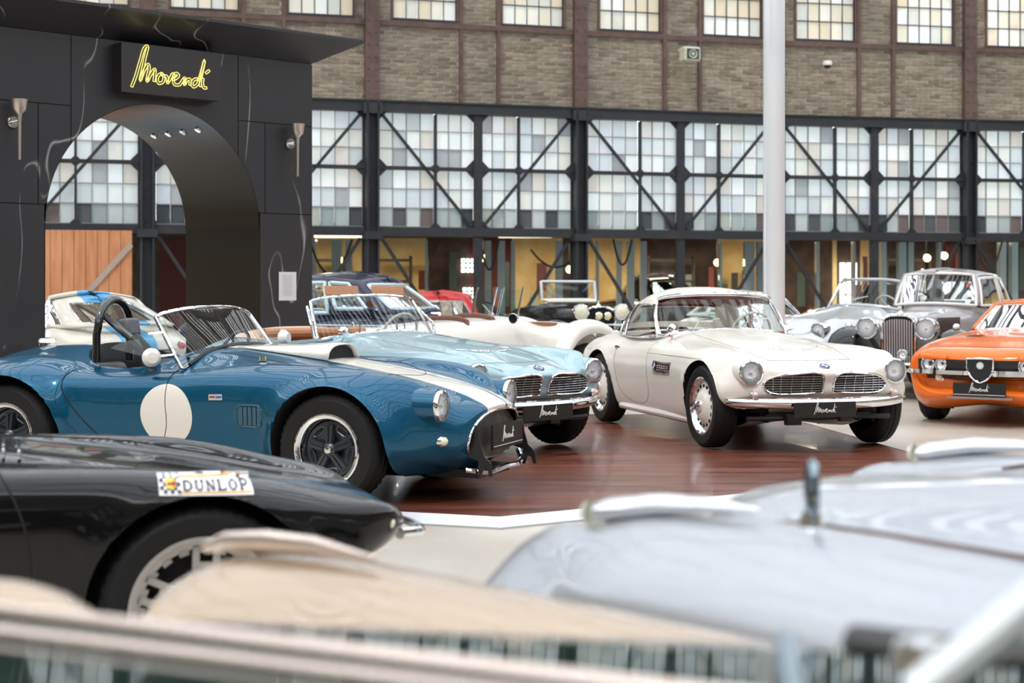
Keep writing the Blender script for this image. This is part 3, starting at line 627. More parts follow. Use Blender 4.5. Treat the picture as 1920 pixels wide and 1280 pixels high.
# local frame: x along the face from the right corner to the left, y into the wall, z up
aM = Matrix(((-.72685,-.68679,0,-2.14),(-.68679,.72685,0,16.5),(0,0,1,0),(0,0,0,1)))
ar = empty('archway', (0,0,0), label='black marble clad archway with a projecting cornice and neon name', category='arch'); ar.matrix_world = aM
DP = 1.43; SC, RZ, RR = 1.85, 1.96, 1.19; W0, W1 = 0.0, 3.72
def arcz(s): return RZ+math.sqrt(max(RR*RR-(s-SC)**2, 0))
def cladding(x0, x1, z0, z1, y=0):
    g = .004; x0 += g; x1 -= g; z0 += g; z1 -= g; xs = np.linspace(x0, x1, 25); top = [(x, z1) for x in xs[::-1]]
    lo = []
    for x in xs:
        zz = z0
        if abs(x-SC) < RR: zz = max(z0, arcz(x))
        lo.append((x, min(zz, z1)))
    b = B(); P = lo+top; n = len(xs)
    V = [(x, y, z) for x, z in lo]+[(x, y, z1) for x in xs]+[(x, y+.02, z) for x, z in lo]+[(x, y+.02, z1) for x in xs]; Fq = []
    for i in range(n-1): Fq += [(i, i+1, n+i+1, n+i), (2*n+i, 3*n+i, 3*n+i+1, 2*n+i+1), (i, 2*n+i, 2*n+i+1, i+1), (n+i, n+i+1, 3*n+i+1, 3*n+i)]
    Fq += [(0, n, 3*n, 2*n), (n-1, 3*n-1, 4*n-1, 2*n-1)]
    return b.add(V, Fq).obj('cladding_panel', MARBLE, ar, 0)
for x0, x1, z0, z1 in ((0,.92,3.06,3.73),(.92,2.78,2.6,3.73),(2.78,W1,3.06,3.73),(0,.59,2.12,3.06),(.59,.92,2.12,3.06),(2.78,3.11,2.12,3.06),(3.11,W1,2.12,3.06),(0,.655,0,2.12),(3.045,W1,0,2.12)): cladding(x0, x1, z0, z1)
bk = B(); bk.box((.33,DP/2+.02,1.0), (.65,DP-.06,2.0)); bk.box((3.385,DP/2+.02,1.0), (.66,DP-.06,2.0))
pr = [(W0+.005, 2.0)]+[(SC-RR*1.004*math.cos(t), RZ+RR*1.004*math.sin(t)) for t in np.linspace(0, PI, 33)]+[(W1-.005, 2.0), (W1-.005, 3.72), (W0+.005, 3.72)]
bk.prism(pr, .025, DP-.01)
bk.obj('core', GLOSSB, ar, 0)
rv = B(); ts = np.linspace(-.0, PI, 41)
rv.grid([[(SC-(RR-.004)*math.cos(t), y, RZ+(RR-.004)*math.sin(t)) for y in (.0, DP)] for t in ts]); rv.obj('curved_reveal', GLOSSB, ar, 50)
B().box((.655,DP/2,.98), (.012,DP,1.95)).obj('reveal_panel', GLOSSB, ar, 0); B().box((3.045,DP/2,.98), (.012,DP,1.95)).obj('reveal_panel', GLOSSB, ar, 0)
B().box((-.003,DP/2,1.86), (.012,DP,3.72)).obj('side_panel', MARBLE, ar, 0)
for k in range(4):
    t = math.radians(58); x, z = SC-(RR-.01)*math.cos(t), RZ+(RR-.01)*math.sin(t)
    sp = B().lathe([(0,-.01),(.035,-.01),(.04,.0),(.045,.012)], 16, 'z').obj('recessed_spot', CHROME, ar, 30, (x, .28+k*.29, z), (0, math.radians(-32)-PI*0, 0))
co = B(); f, e = .42, .40; z0, z1, z2 = 3.73, 3.95, 3.98
lo4 = [(-.0,0,z0),(W1,0,z0),(W1,DP,z0),(-.0,DP,z0)]; hi4 = [(-e,-f,z1),(W1+e,-f,z1),(W1+e,DP+f,z1),(-e,DP+f,z1)]; tp4 = [(x,y,z2) for x,y,_ in hi4]
co.add(lo4+hi4+tp4, [(0,1,5,4),(1,2,6,5),(2,3,7,6),(3,0,4,7),(4,5,9,8),(5,6,10,9),(6,7,11,10),(7,4,8,11),(8,9,10,11),(0,3,2,1)]); co.obj('cornice', MARBLE, ar, 0)
# neon sign box
sg_ = empty('neon_sign', (0,0,0), label='black sign box with yellow neon handwriting on the marble arch', category='sign'); sg_.matrix_world = aM @ Matrix.Translation((2.34, -.005, 3.22))
B().box((-.555,-.075,.235), (1.11,.15,.47)).obj('sign_box', mat('sign_panel', (.022,.018,.02), .35, coat=.3), sg_, 0)
B().box((-.555,-.153,.235), (1.115,.008,.475)).obj('face_panel', mat('sign_panel', (.022,.018,.02), .35), sg_, 0)
lettering(sg_, mat('neon_yellow', (.9,.8,.25), .4, emit=(.95,.83,.22), es=.85), .88, lambda u, v: (-.10-u, -.17, .05+v*.93), .0036, 'neon_tube', outline=.0125)
SCM = mat('champagne_steel', (.62,.55,.50), .3, .9)
for x, lab in ((.28, 'torch shaped steel wall light right of the arch opening'), (3.36, 'torch shaped steel wall light left of the arch opening')):
    t = empty('wall_light', (0,0,0), label=lab, category='lamp'); t.matrix_world = aM @ Matrix.Translation((x, -.01, 2.86))
    B().lathe([(0,-.35),(.012,-.35),(.016,0),(.022,.18-.12),(.06,.10),(.075,.20),(.07,.20),(.05,.10),(0,.08)], 24, 'z', (0,-.13,0.0)).obj('torch_cone', SCM, t)
    B().lathe([(0,-.02),(.05,-.02),(.06,-.005),(.06,0)], 24, 'y').obj('wall_plate', CHROME, t); B().tube([(0,0,0),(0,-.13,0)], .012, 8).obj('arm', CHROME, t)
nt_ = empty('paper_notice', (0,0,0), label='white printed paper notice taped to the marble arch pier', category='notice'); nt_.matrix_world = aM @ Matrix.Translation((.31, -.004, 1.36))
B().box((0,0,0), (.22,.003,.30)).obj('sheet', mat('paper', (.74,.72,.74), .6), nt_, 0)
b = B()
for k in range(11): b.box((.0+random.uniform(-.01,.01), -.003, .11-k*.02), (.13+random.uniform(-.03,.02), .001, .005))
b.obj('printed_lines', mat('print_grey', (.45,.45,.5), .7), nt_, 0)
# pole, loudspeaker, camera
pl = empty('steel_pole', (2.88,17.0,0), label='tall pale grey round steel pole behind the white hardtop coupe', category='pole')
B().lathe([(.118,0),(.118,9.5)], 48, 'z').obj('shaft', mat('pale_grey_steel', (.74,.76,.80), .3, .25), pl); B().lathe([(0,.03),(.2,.03),(.2,0)], 32, 'z').obj('base_plate', mat('pale_grey_steel'), pl)
def onwall(px, z, off=-.1):
    for i in range(len(CP)-1):
        a, c = CP[i], CP[i+1]; k = (px-960)/2900; t = (k*a[1]-a[0])/((c[0]-a[0])-k*(c[1]-a[1]))
        if 0 <= t <= 1:
            an = math.atan2(c[1]-a[1], c[0]-a[0]); return (a[0]+t*(c[0]-a[0])-math.sin(an)*off, a[1]+t*(c[1]-a[1])+math.cos(an)*off, z), an
(p, an) = onwall(1280, 5.83, -.35); ls = empty('loudspeaker', p, an, label='ivory box loudspeaker with round horn on the brick wall', category='loudspeaker')
o = B().box((0,0,0), (.34,.30,.28)).obj('cabinet', mat('ivory_plastic', (.62,.60,.50), .5), ls, 0); bv = o.modifiers.new('b','BEVEL'); bv.width = .04; bv.segments = 3
B().box((0,-.152,0), (.25,.01,.20)).obj('grille', mat('dark_green_grille', (.03,.07,.05), .6), ls, 0)
B().lathe([(.085,-.165),(.075,-.16),(.04,-.15),(.03,-.165),(0,-.165)], 24, 'y').obj('horn', mat('ivory_plastic'), ls); B().tube([(-.1,.3,.12),(-.1,.05,.14)], .03, 8).obj('bracket', mat('ivory_plastic'), ls)
(p, an) = onwall(1541, 5.78, -.27); dc = empty('dome_camera', p, an, label='small white dome security camera on the brick wall', category='camera')
B().lathe([(0,.06),(.085,.055),(.095,.0),(.085,-.03)], 24, 'z').obj('housing', WHITE, dc); B().lathe([(.08,-.03),(.06,-.075),(0,-.095)], 24, 'z').obj('dome', BLACK, dc); B().tube([(0,.2,.03),(0,.0,.03)], .02, 8).obj('bracket', WHITE, dc)

# ---------------------------------------------------------------- blue racing roadster with white stripes
def stripe_paint(name, col, white, bands, metal=.3, xr=None):
    m = bpy.data.materials.new(name); m.use_nodes = True; nt = m.node_tree; b = nt.nodes['Principled BSDF']; k = nt.links.new
    b.inputs['Roughness'].default_value = .32; b.inputs['Specular IOR Level'].default_value = .12; b.inputs['Coat Weight'].default_value = .65; b.inputs['Coat Roughness'].default_value = .03
    tc = nt.nodes.new('ShaderNodeTexCoord'); sp = nt.nodes.new('ShaderNodeSeparateXYZ'); k(tc.outputs['Object'], sp.inputs[0]); acc = None
    def mth(op, a, v):
        n = nt.nodes.new('ShaderNodeMath'); n.operation = op; k(a, n.inputs[0])
        if isinstance(v, float): n.inputs[1].default_value = v
        else: k(v, n.inputs[1])
        return n.outputs[0]
    for lo, hi in bands:
        q = mth('MULTIPLY', mth('GREATER_THAN', sp.outputs[1], float(lo)), mth('LESS_THAN', sp.outputs[1], float(hi))); acc = q if acc is None else mth('ADD', acc, q)
    acc = mth('MULTIPLY', acc, mth('GREATER_THAN', sp.outputs[2], .42))
    if xr: acc = mth('MULTIPLY', acc, mth('LESS_THAN', sp.outputs[0], float(xr)))
    mx = nt.nodes.new('ShaderNodeMix'); mx.data_type = 'RGBA'; mx.inputs[6].default_value = (*col, 1); mx.inputs[7].default_value = (*white, 1)
    k(acc, mx.inputs[0]); k(mx.outputs[2], b.inputs['Base Color']); me = mth('MULTIPLY', acc, -float(metal)); n = nt.nodes.new('ShaderNodeMath'); n.inputs[1].default_value = float(metal); k(me, n.inputs[0]); k(n.outputs[0], b.inputs['Metallic'])
    return m
CB = stripe_paint('blue_metallic_with_stripes', (.002,.085,.17), (.80,.77,.70), [(-.205,.075),(.10,.215)], .45)
c = Car('racing_roadster', 'metallic blue open roadster with white stripes and a white side roundel', (-.784, 9.80), -21, .064)
R = [[(.765,0,.535),(.765,.14,.53),(.755,.27,.505),(.735,.37,.44),(.72,.40,.37),(.705,.38,.31),(.69,.28,.255),(.68,.14,.24),(.68,0,.235)],
     [(.77,0,.56),(.765,.155,.556),(.74,.31,.53),(.70,.43,.46),(.68,.465,.38),(.665,.44,.29),(.64,.33,.215),(.63,.16,.195),(.63,0,.19)],
     [(.66,0,.625),(.65,.17,.62),(.61,.34,.60),(.575,.49,.60),(.525,.61,.52),(.53,.62,.40),(.53,.55,.26),(.53,.3,.175),(.53,0,.17)],
     [(.52,0,.672),(.51,.18,.665),(.47,.36,.64),(.45,.555,.715),(.42,.705,.61),(.41,.755,.45),(.41,.74,.32),(.43,.55,.19),(.43,0,.17)],
     (.28,.722,.70,.62,.765,.815,.53,.70,.20),(0,.775,.745,.63,.80,.84,.58,.72,.19),(-.4,.835,.80,.62,.812,.815,.61,.71,.18),
     (-.8,.882,.85,.60,.80,.775,.62,.69,.18),(-1.12,.905,.865,.59,.775,.755,.60,.68,.18),(-1.55,.90,.80,.60,.755,.755,.58,.68,.18),(-1.9,.905,.82,.62,.765,.79,.60,.70,.19),
     (-2.25,.905,.85,.65,.83,.86,.60,.74,.20),(-2.6,.87,.81,.63,.80,.84,.57,.70,.27),(-2.9,.77,.73,.57,.70,.75,.53,.6,.33),
     [(-3.08,0,.62),(-3.08,.2,.615),(-3.06,.42,.60),(-3.03,.55,.575),(-3.0,.62,.53),(-2.99,.63,.48),(-3.0,.56,.42),(-3.02,.4,.39),(-3.02,0,.38)],
     [(-3.10,0,.53),(-3.10,.15,.53),(-3.09,.3,.525),(-3.08,.4,.52),(-3.07,.45,.50),(-3.07,.45,.48),(-3.08,.35,.46),(-3.08,.2,.45),(-3.08,0,.45)]]
c.body(R, [(0,.33,.375),(-2.29,.34,.385)], CB, nu=9, nk=8, opening=(-1.60,.46,.56,.5,2.6), flare=.05, cap0=False)
c.wheel(0, -.72, .33, 'cobra', W=.235, rr=.205); c.wheel(0, .72, .33, 'cobra', W=.235, rr=.205)
c.wheel(-2.29, -.71, .335, 'cobra', W=.27, rr=.205); c.wheel(-2.29, .71, .335, 'cobra', W=.27, rr=.205)
for sg in (-1, 1):
    c.lamp(max(c.front(sg*.555,.585).x,c.front(sg*.50,.585).x)+.032, sg*.555, .585, .090, depth=.16, pod=mat('blue_nacelle', (.002,.085,.17), .32, .45, coat=1, spec=.12)); c.pod(.60, sg*.525, .375, .030, CREAMLENS)
b = B().add([(.71,y,z) for y, z in [(0,.535),(.14,.53),(.27,.50),(.36,.44),(.39,.37),(.37,.31),(.28,.255),(0,.24),(-.28,.255),(-.37,.31),(-.39,.37),(-.36,.44),(-.27,.50),(-.14,.53)]], [tuple(range(14))])
b.obj('grille', GREYM, c.r, 0)
half = [(.765,0,.535),(.765,.14,.53),(.755,.27,.505),(.735,.37,.44),(.72,.40,.37),(.705,.38,.31),(.69,.28,.255),(.68,.14,.24),(.68,0,.235)]
B().tube(curve(half+[(x,-y,z) for x,y,z in half[-2:0:-1]]+[half[0]], 4), .009, 8).obj('grille_surround', CHROME, c.r)
c.plate(.80, -.0+.02, .375, .50, .15, bar=True)
for sg in (-1, 1):                                      # black jacking brackets
    y = sg*.36+(.03 if sg > 0 else 0)
    B().prism([(.70,.46),(.76,.46),(.775,.36),(.80,.28),(.845,.24),(.855,.16),(.835,.16),(.825,.20),(.80,.21),(.78,.155),(.765,.155),(.765,.25),(.70,.27)], y-.006, y+.006).obj('bumper_bracket', BLACK, c.r, 0)
B().tube(curve([(.70,-.42,.20),(.77,-.30,.175),(.79,0,.18),(.77,.34,.19),(.72,.42,.24)], 6), .017, 8).obj('nudge_bar', CHROME, c.r)
B().box((.55,0,.155), (.35,.5,.05)).obj('oil_cooler', BLACK, c.r, 0)
# bonnet scoop
G = []
for x, hh, ww in ((-.98,.0,.20),(-.80,.02,.215),(-.55,.055,.22),(-.38,.085,.22),(-.315,.088,.215)):
    G.append([(x, y*ww, c.top(x, y*ww, 0).z+hh*math.sqrt(max(0, 1-abs(y)**3.2))+.002) for y in np.linspace(-1, 1, 21)])
so = c.panel(G, 'bonnet_scoop', mat('stripe_white', (.80,.77,.70), .32, coat=1)); so.modifiers.new('t', 'SOLIDIFY').thickness = .008
x = -.345; B().add([(x, y*.205, c.top(x, y*.2, 0).z+(.075*math.sqrt(max(0, 1-abs(y)**3.2)) if e else -.01)) for e in (0, 1) for y in (np.linspace(-1,1,13) if e == 0 else np.linspace(1,-1,13))], [tuple(range(26))]).obj('scoop_mouth', DARK, so, 0)
# windscreen and wind wing
ws = c.screen([(-1.07,0,.905),(-1.075,.22,.895),(-1.09,.42,.855),(-1.11,.56,.80),(-1.12,.63,.775)], [(-1.30,0,1.150),(-1.305,.22,1.147),(-1.32,.42,1.130),(-1.34,.53,1.11),(-1.345,.575,1.09)], fr=.013)
B().tube([(-1.20,-.0,1.0),(-1.12,0,.92)], .006, 6).obj('screen_stay', CHROME, ws)
for sg in (-1,):
    B().add([(-1.13,sg*.635,.81),(-1.34,sg*.59,1.05),(-1.55,sg*.68,1.02),(-1.58,sg*.72,.90),(-1.30,sg*.70,.84)], [(0,1,2,3,4)]).obj('wind_deflector', GLASS, c.r, 0)
for z in (.86, 1.0): B().tube([(-1.15-.5*(z-.8),-.62,z),(-1.24-.5*(z-.8),-.66,z-.01)], .009, 6).obj('deflector_clamp', CHROME, c.r)
b = B(); b.tube(curve([(-1.06,0,.912),(-1.06,.22,.902),(-1.075,.42,.866),(-1.10,.57,.80)], 5), .014, 6); b.tube(curve([(-1.06,0,.912),(-1.06,-.22,.902),(-1.075,-.42,.866),(-1.10,-.57,.80)], 5), .014, 6); b.obj('screen_seal', BLACK, c.r)
# roll hoop
hp = [(-1.80,-.56,.80),(-1.80,-.56,.98)]+[(-1.79,-.38-.18*math.cos(t),1.0+.20*math.sin(t)) for t in np.linspace(.1, PI-.1, 12)]+[(-1.80,-.20,.98),(-1.80,-.20,.80)]
b = B().tube(hp, .026, 12); b.obj('roll_hoop', mat('gloss_black_tube', (.01,.01,.012), .15, coat=1), c.r)
B().tube([(-1.79,-.50,1.10),(-1.50,-.50,.90)], .024, 10).obj('roll_hoop_brace', mat('gloss_black_tube'), c.r)
B().tube([(-1.56,-.50,.95),(-1.42,-.50,.84)], [.048,.038], 12).obj('brace_pad', BLKLEATHER, c.r)
o = B().box((0,0,0), (.07,.15,.12)).obj('headrest', GREYLEATHER, c.r, 30, (-1.70,-.34,1.02), (0,-.2,0)); q = o.modifiers.new('b','BEVEL'); q.width = .02; q.segments = 3
c.seat(-1.62, -.32, z=.34, h=.40, wd=.42); c.seat(-1.62, .32, z=.34, h=.40, wd=.42)
c.steer(-1.33, .32, .82, .18)
B().grid([[(-1.16+.02*k, y, .84-.05*k) for y in np.linspace(-.52,.52,12)] for k in range(4)]).obj('dashboard', BLACK, c.r)
B().lathe([(0,-.055),(.035,-.05),(.056,-.02),(.060,.0),(.050,.012),(0,.014)], 28, 'x', sz=1.0).obj('door_mirror', mat('mirror_ivory', (.82,.78,.74), .2, coat=1), c.r, 40, (-1.29,-.70,.845), (0,0,2.3))
B().tube([(-1.29,-.69,.80),(-1.29,-.695,.76)], [.014,.028], 10).obj('mirror_stalk', BLACK, c.r)
B().lathe([(0,-.055),(.035,-.05),(.056,-.02),(.060,.0),(.050,.012),(0,.014)], 28, 'x').obj('wing_mirror', mat('mirror_ivory'), c.r, 40, (-1.10,.60,.93), (0,0,PI))
# roundel, door gaps, vent, badge
cx, cz, rr = -1.148, .497, .190; b = B(); V = [c.side(cx, cz)]; Fq = []
for ri in range(1, 9):
    for k in range(40): a = 2*PI*k/40; V.append(c.side(cx+rr*ri/8*math.cos(a), cz+rr*ri/8*math.sin(a), off=.0025))
for k in range(40): Fq.append((0, 1+k, 1+(k+1) % 40))
for ri in range(7):
    for k in range(40): Fq.append((1+ri*40+k, 1+(ri+1)*40+k, 1+(ri+1)*40+(k+1) % 40, 1+ri*40+(k+1) % 40))
b.add(V, Fq).obj('roundel', mat('roundel_white', (.78,.74,.68), .3, coat=.8), c.r, 60)
c.gap([(-1.155,.765),(-1.155,.60),(-1.155,.42),(-1.20,.32),(-1.30,.27),(-1.5,.26),(-1.66,.36),(-1.80,.50),(-1.905,.66),(-1.905,.75)], r=.004)
c.gap([(-1.905,.77),(-1.93,.60),(-1.85,.42),(-1.72,.29),(-1.60,.22)], r=.0018)
o = B().tube([c.side(x, z, off=.0) for x, z in ((-.625,.455),(-.64,.50),(-.635,.555),(-.60,.575),(-.47,.575),(-.445,.55),(-.45,.50),(-.47,.455),(-.50,.445),(-.60,.445))], .007, 6, closed=True).obj('side_vent', mat('vent_teal', (.008,.075,.12), .35, coat=.6), c.r)
for k in range(5):
    x = -.60+k*.033; B().bar(c.side(x, .455, off=.002), c.side(x+.008, .567, off=.006), .024, .010).obj('louvre', mat('vent_teal'), o, 0)
o = B().bar(c.side(-.83,.615,off=.004), c.side(-.73,.619,off=.004), .036, .006).obj('wing_badge', CHROME, c.r, 0)
B().bar(c.side(-.822,.617,off=.009), c.side(-.785,.618,off=.009), .012, .002).obj('badge_lettering', RED, o, 0); B().bar(c.side(-.775,.617,off=.009), c.side(-.738,.619,off=.009), .014, .002).obj('badge_lettering', BLUE, o, 0)
c.gap([(-.04,-.48),(.10,-.3),(.24,0),(.10,.3),(-.04,.48),(-.5,.44),(-.98,.40)], 'top', r=.0025)
c.gap([(-.98,-.40),(-.5,-.44),(-.04,-.48)], 'top', r=.0025)
p = c.top(-.62,-.50); o = B().lathe([(0,.03),(.022,.028),(.024,0),(.03,0)], 14, 'z').obj('bonnet_latch', CHROME, c.r, 30, p)
p = c.top(-2.52,-.12); B().lathe([(0,.055),(.05,.05),(.062,.03),(.055,.02),(.055,0)], 24, 'z').obj('fuel_cap', CHROME, c.r, 30, p)
p = c.top(-.80,-.36); b = B()
b.lathe([(0,.001),(.036,.001)], 20, 'z', sz=.6)
for sg in (-1, 1): b2 = B(); b2.tube([(-.25,sg*.735,.20),(-1.9,sg*.72,.20)], .035, 10); b2.obj('side_exhaust', mat('black_exhaust', (.02,.02,.02), .4, .5), c.r)

# ---------------------------------------------------------------- the two grand tourers (white hardtop, pale blue open)
def emblem(c, p, r, nrm='top'):
    o = B().lathe([(r,0),(r,.006),(r*.95,.008),(0,.008)], 28, 'z').obj('badge', BLACK, c.r, 40, p, (0, .38, 0) if nrm == 'top' else ((PI/2 if nrm == 'side' else 0), 0, 0))
    b1 = B(); b2 = B()
    for q in range(4):
        bb = b1 if q % 2 == 0 else b2; a0 = q*PI/2; P = [(0,0)]+[(r*.62*math.cos(a0+t), r*.62*math.sin(a0+t)) for t in np.linspace(0, PI/2, 7)]
        bb.prism(P, .008, .010, 'xy')
    b1.obj('badge_quarter', WHITE, o, 0); b2.obj('badge_quarter', BLUE, o, 0)
    b = B().tube([(r*.97*math.cos(t), r*.97*math.sin(t), .008) for t in np.linspace(0, 2*PI, 25)[:-1]], r*.05, 5, closed=True); b.obj('badge_ring', CHROME, o)
    return o
def tourer(name, label, pos, deg, paintm, seatm, hard, disc=None, group=None):
    c = Car(name, label, pos, deg, .064)
    R = [[(.50,0,.39),(.50,.15,.39),(.50,.33,.39),(.48,.49,.385),(.45,.60,.385),(.41,.68,.38),(.40,.67,.37),(.40,.5,.36),(.40,0,.36)],
         [(.585,0,.46),(.585,.16,.46),(.575,.34,.46),(.54,.52,.455),(.50,.645,.45),(.45,.725,.43),(.42,.73,.39),(.38,.6,.35),(.38,0,.345)],
         [(.605,0,.54),(.60,.16,.54),(.585,.35,.54),(.545,.53,.54),(.49,.68,.53),(.43,.765,.49),(.38,.765,.40),(.35,.65,.33),(.35,0,.32)],
         [(.64,0,.612),(.63,.17,.612),(.60,.36,.615),(.52,.54,.655),(.44,.70,.64),(.38,.785,.53),(.34,.785,.41),(.31,.68,.31),(.31,0,.30)],
         [(.57,0,.655),(.56,.18,.655),(.52,.37,.655),(.40,.615,.75),(.33,.745,.685),(.28,.805,.55),(.26,.80,.41),(.25,.70,.28),(.25,0,.27)],
         (.18,.745,.725,.635,.785,.82,.57,.72,.25),(-.1,.80,.775,.64,.80,.825,.60,.73,.20),(-.45,.845,.815,.63,.80,.815,.62,.73,.19),
         (-.85,.885,.855,.60,.81,.80,.62,.71,.18),(-1.2,.915,.885,.58,.835,.795,.62,.70,.18),(-1.6,.89,.865,.60,.82,.79,.60,.70,.18),(-2.0,.86,.835,.62,.80,.80,.60,.70,.18),
         (-2.35,.87,.85,.62,.82,.815,.60,.72,.20),(-2.75,.87,.855,.60,.83,.815,.58,.70,.24),(-3.1,.82,.80,.57,.77,.77,.54,.62,.30),
         [(-3.40,0,.70),(-3.39,.2,.695),(-3.37,.40,.685),(-3.32,.54,.655),(-3.28,.63,.60),(-3.25,.66,.52),(-3.25,.6,.42),(-3.27,.4,.36),(-3.27,0,.35)],
         [(-3.52,0,.54),(-3.52,.15,.54),(-3.50,.3,.53),(-3.47,.42,.52),(-3.45,.48,.50),(-3.44,.49,.48),(-3.44,.42,.45),(-3.46,.3,.43),(-3.46,0,.42)]]
    c.body(R, [(0,.335,.365),(-2.48,.335,.36)], paintm, nu=8, nk=8, opening=(-1.86,.50,.56,.6,3), flare=.018, intm=seatm)
    c.wheel(0,-.72,.335,'507',W=.185,rr=.225); c.wheel(0,.72,.335,'507',W=.185,rr=.225); c.wheel(-2.48,-.71,.335,'507',W=.185,rr=.225); c.wheel(-2.48,.71,.335,'507',W=.185,rr=.225)
    for sg in (-1, 1):
        c.lamp(max(c.front(sg*.62,.622).x,c.front(sg*.57,.60).x)+.010, sg*.62, .622, .095, depth=.2, pod=paintm); c.pod(.555, sg*.60, .455, .027, PINKLENS)
        # grilles
        gp = [(.045,.465),(.055,.595),(.075,.612),(.30,.612),(.42,.598),(.50,.565),(.525,.53),(.50,.485),(.45,.462),(.30,.455)] if True else 0
        def fp(y, z, off): q = c.front(sg*y, z, off); return (q.x, q.y, q.z)
        lp = curve([(y, z, 0) for y, z in gp]+[(gp[0][0], gp[0][1], 0)], 4)[:-1]
        o = B().tube([fp(y, z, .006) for y, z, _ in lp], .0105, 8, closed=True).obj('grille_frame', CHROME, c.r)
        bb = B(); bb.grid([[fp(.27+(y-.27)*k/8, .535+(z-.535)*k/8, .004) for y, z, _ in lp] for k in range(9)], close=True); bb.obj('grille_opening', DARK, o, 0)
        bb = B()
        for k in range(1, 8):
            z = .462+k*.0185; y0, y1 = .06, .30+.21*math.sqrt(max(0, 1-((z-.53)/.082)**2)); bb.tube([fp(y0+(y1-y0)*t, z, .008) for t in np.linspace(0, 1, 9)], .0024, 5)
        for y in (.14,.225,.31,.395,.455):
            hz = .072 if y < .4 else .048; bb.tube([fp(y, .535-hz, .012), fp(y, .535, .012), fp(y, .535+hz, .012)], .0022, 5)
        bb.obj('grille_bars', STEEL, o)
    p = c.top(.545, 0, .0); emblem(c, p, .043)
    # bumper
    bb = []
    for y in np.linspace(-.78, .78, 25):
        bb.append((.70-.30*abs(y/.78)**2.6, y, .385+.01*abs(y)))
    P = np.array(bb); prof = [(-.01,.045),(.02,.035),(.034,.0),(.02,-.035),(-.01,-.045)]
    G = [[(x+dx, y, z+dz*(1-.35*abs(y/.78)**4)) for dx, dz in prof] for x, y, z in bb]; o = c.panel(G, 'front_bumper', CHROME); q = o.modifiers.new('t','SOLIDIFY'); q.thickness = .01
    c.plate(.745, -.10+.0, .345, .52, .115)
    bb = B(); bb.box((.25,0,.265), (.4,.9,.05)); bb.tube([(.45,-.62,.26),(.45,.62,.26)], .02, 8); bb.box((.5,-.25,.25), (.06,.12,.08)); bb.box((.5,.2,.26), (.05,.1,.06)); bb.tube([(.0,-.62,.30),(.0,.62,.30)], .03, 8); bb.obj('front_suspension', BLACK, c.r, 0)
    # side vent, trim, handles, shut lines
    for sg in (-1, 1):
        o = B().tube([c.side(x, z, sg, .002) for x, z in ((-.69,.555),(-.66,.645),(-1.07,.645),(-1.10,.60),(-1.08,.55),(-.80,.548))], .008, 6, closed=True).obj('side_vent', CHROME, c.r)
        q = B(); q.add([c.side(x, z, sg, .003) for x, z in ((-.69,.555),(-.66,.645),(-.85,.645),(-1.07,.645),(-1.10,.60),(-1.08,.55),(-.88,.55))], [tuple(range(7))]); q.obj('vent_opening', mat('vent_dark', (.05,.018,.018), .4), o, 0)
        q = B()
        for z in (.612,.575):
            q.tube([c.side(x, z, sg, .010) for x in np.linspace(-.70,-1.0,5)], .004, 5)
            for x in np.linspace(-.71,-.95,6): q.tube([c.side(x, z, sg, .012), c.side(x-.022, z-.02, sg, .004)], .004, 5)
        q.obj('vent_bars', CHROME, o)
        p = c.side(-1.04, .60, sg, .004); e = emblem(c, p, .036, 'side'); e.rotation_euler = (PI/2*sg*-1, 0, 0)
        p = c.side(-2.02, .735, sg, .004); B().tube([p, p+Vector((-.06, sg*.022, 0)), p+Vector((-.12, sg*.006, 0))], [.008,.011,.009], 8).obj('door_handle', CHROME, c.r)
        c.gap([(-1.28,.80),(-1.26,.60),(-1.29,.35),(-1.36,.285),(-1.9,.285),(-2.0,.34),(-2.06,.55),(-2.08,.80)], sg=sg, r=.002, m=mat('shut_line_grey', (.12,.11,.10), .8))
        o = B(); P = [c.side(x, .71+.0*x, sg, .0) for x in np.linspace(.02,-1.5,16)]; o.tube(P, [.007]*10+[.005,.004,.003,.002,.001,.001], 6).obj('side_crease', paintm, c.r)
        B().tube([(-.42,sg*.70,.19),(-2.1,sg*.70,.19)], .045, 10, flat=(1,.8)).obj('sill', paintm, c.r)
        B().tube(curve([(-1.25,sg*.62,.855),(-1.36,sg*.645,.862),(-1.9,sg*.655,.83),(-2.3,sg*.62,.845)] if hard else [(-1.36,sg*.645,.862),(-1.9,sg*.64,.828),(-2.3,sg*.56,.862)], 5), .008, 6).obj('waist_trim', CHROME, c.r)
    SL = mat('shut_line_grey')
    c.gap([(.28,-.36),(.36,-.18),(.38,0),(.36,.18),(.28,.36)], 'top', r=.0025, m=SL)
    for sg in (-1, 1): c.gap([(.28,sg*.36),(-.2,sg*.42),(-.7,sg*.43),(-1.12,sg*.42)], 'top', r=.0018, m=SL)
    for sg in (-1, 1): B().tube([c.top(.05,sg*.02,.006), c.top(.02,sg*.16,.008), c.top(-.10,sg*.27,.007)], [.008,.006,.003], 6).obj('bonnet_trim', CHROME, c.r)
    b = B()
    for sg in (-1, 1): b.tube([c.top(.05,sg*.02,.0), c.top(.28,sg*.13,.0), c.top(.42,sg*.16,-.002)], [.008,.007,.003], 6)
    b.obj('bonnet_ridge', paintm, c.r)
    # screen
    base = [(-1.235,0,.915),(-1.25,.25,.905),(-1.30,.45,.882),(-1.37,.58,.86),(-1.42,.635,.845)]; top = [(-1.52,0,1.215),(-1.53,.22,1.212),(-1.56,.40,1.20),(-1.60,.50,1.185),(-1.63,.555,1.165)]
    if hard: ROOF = paintm
    ws = c.screen(base, top, fr=.012)
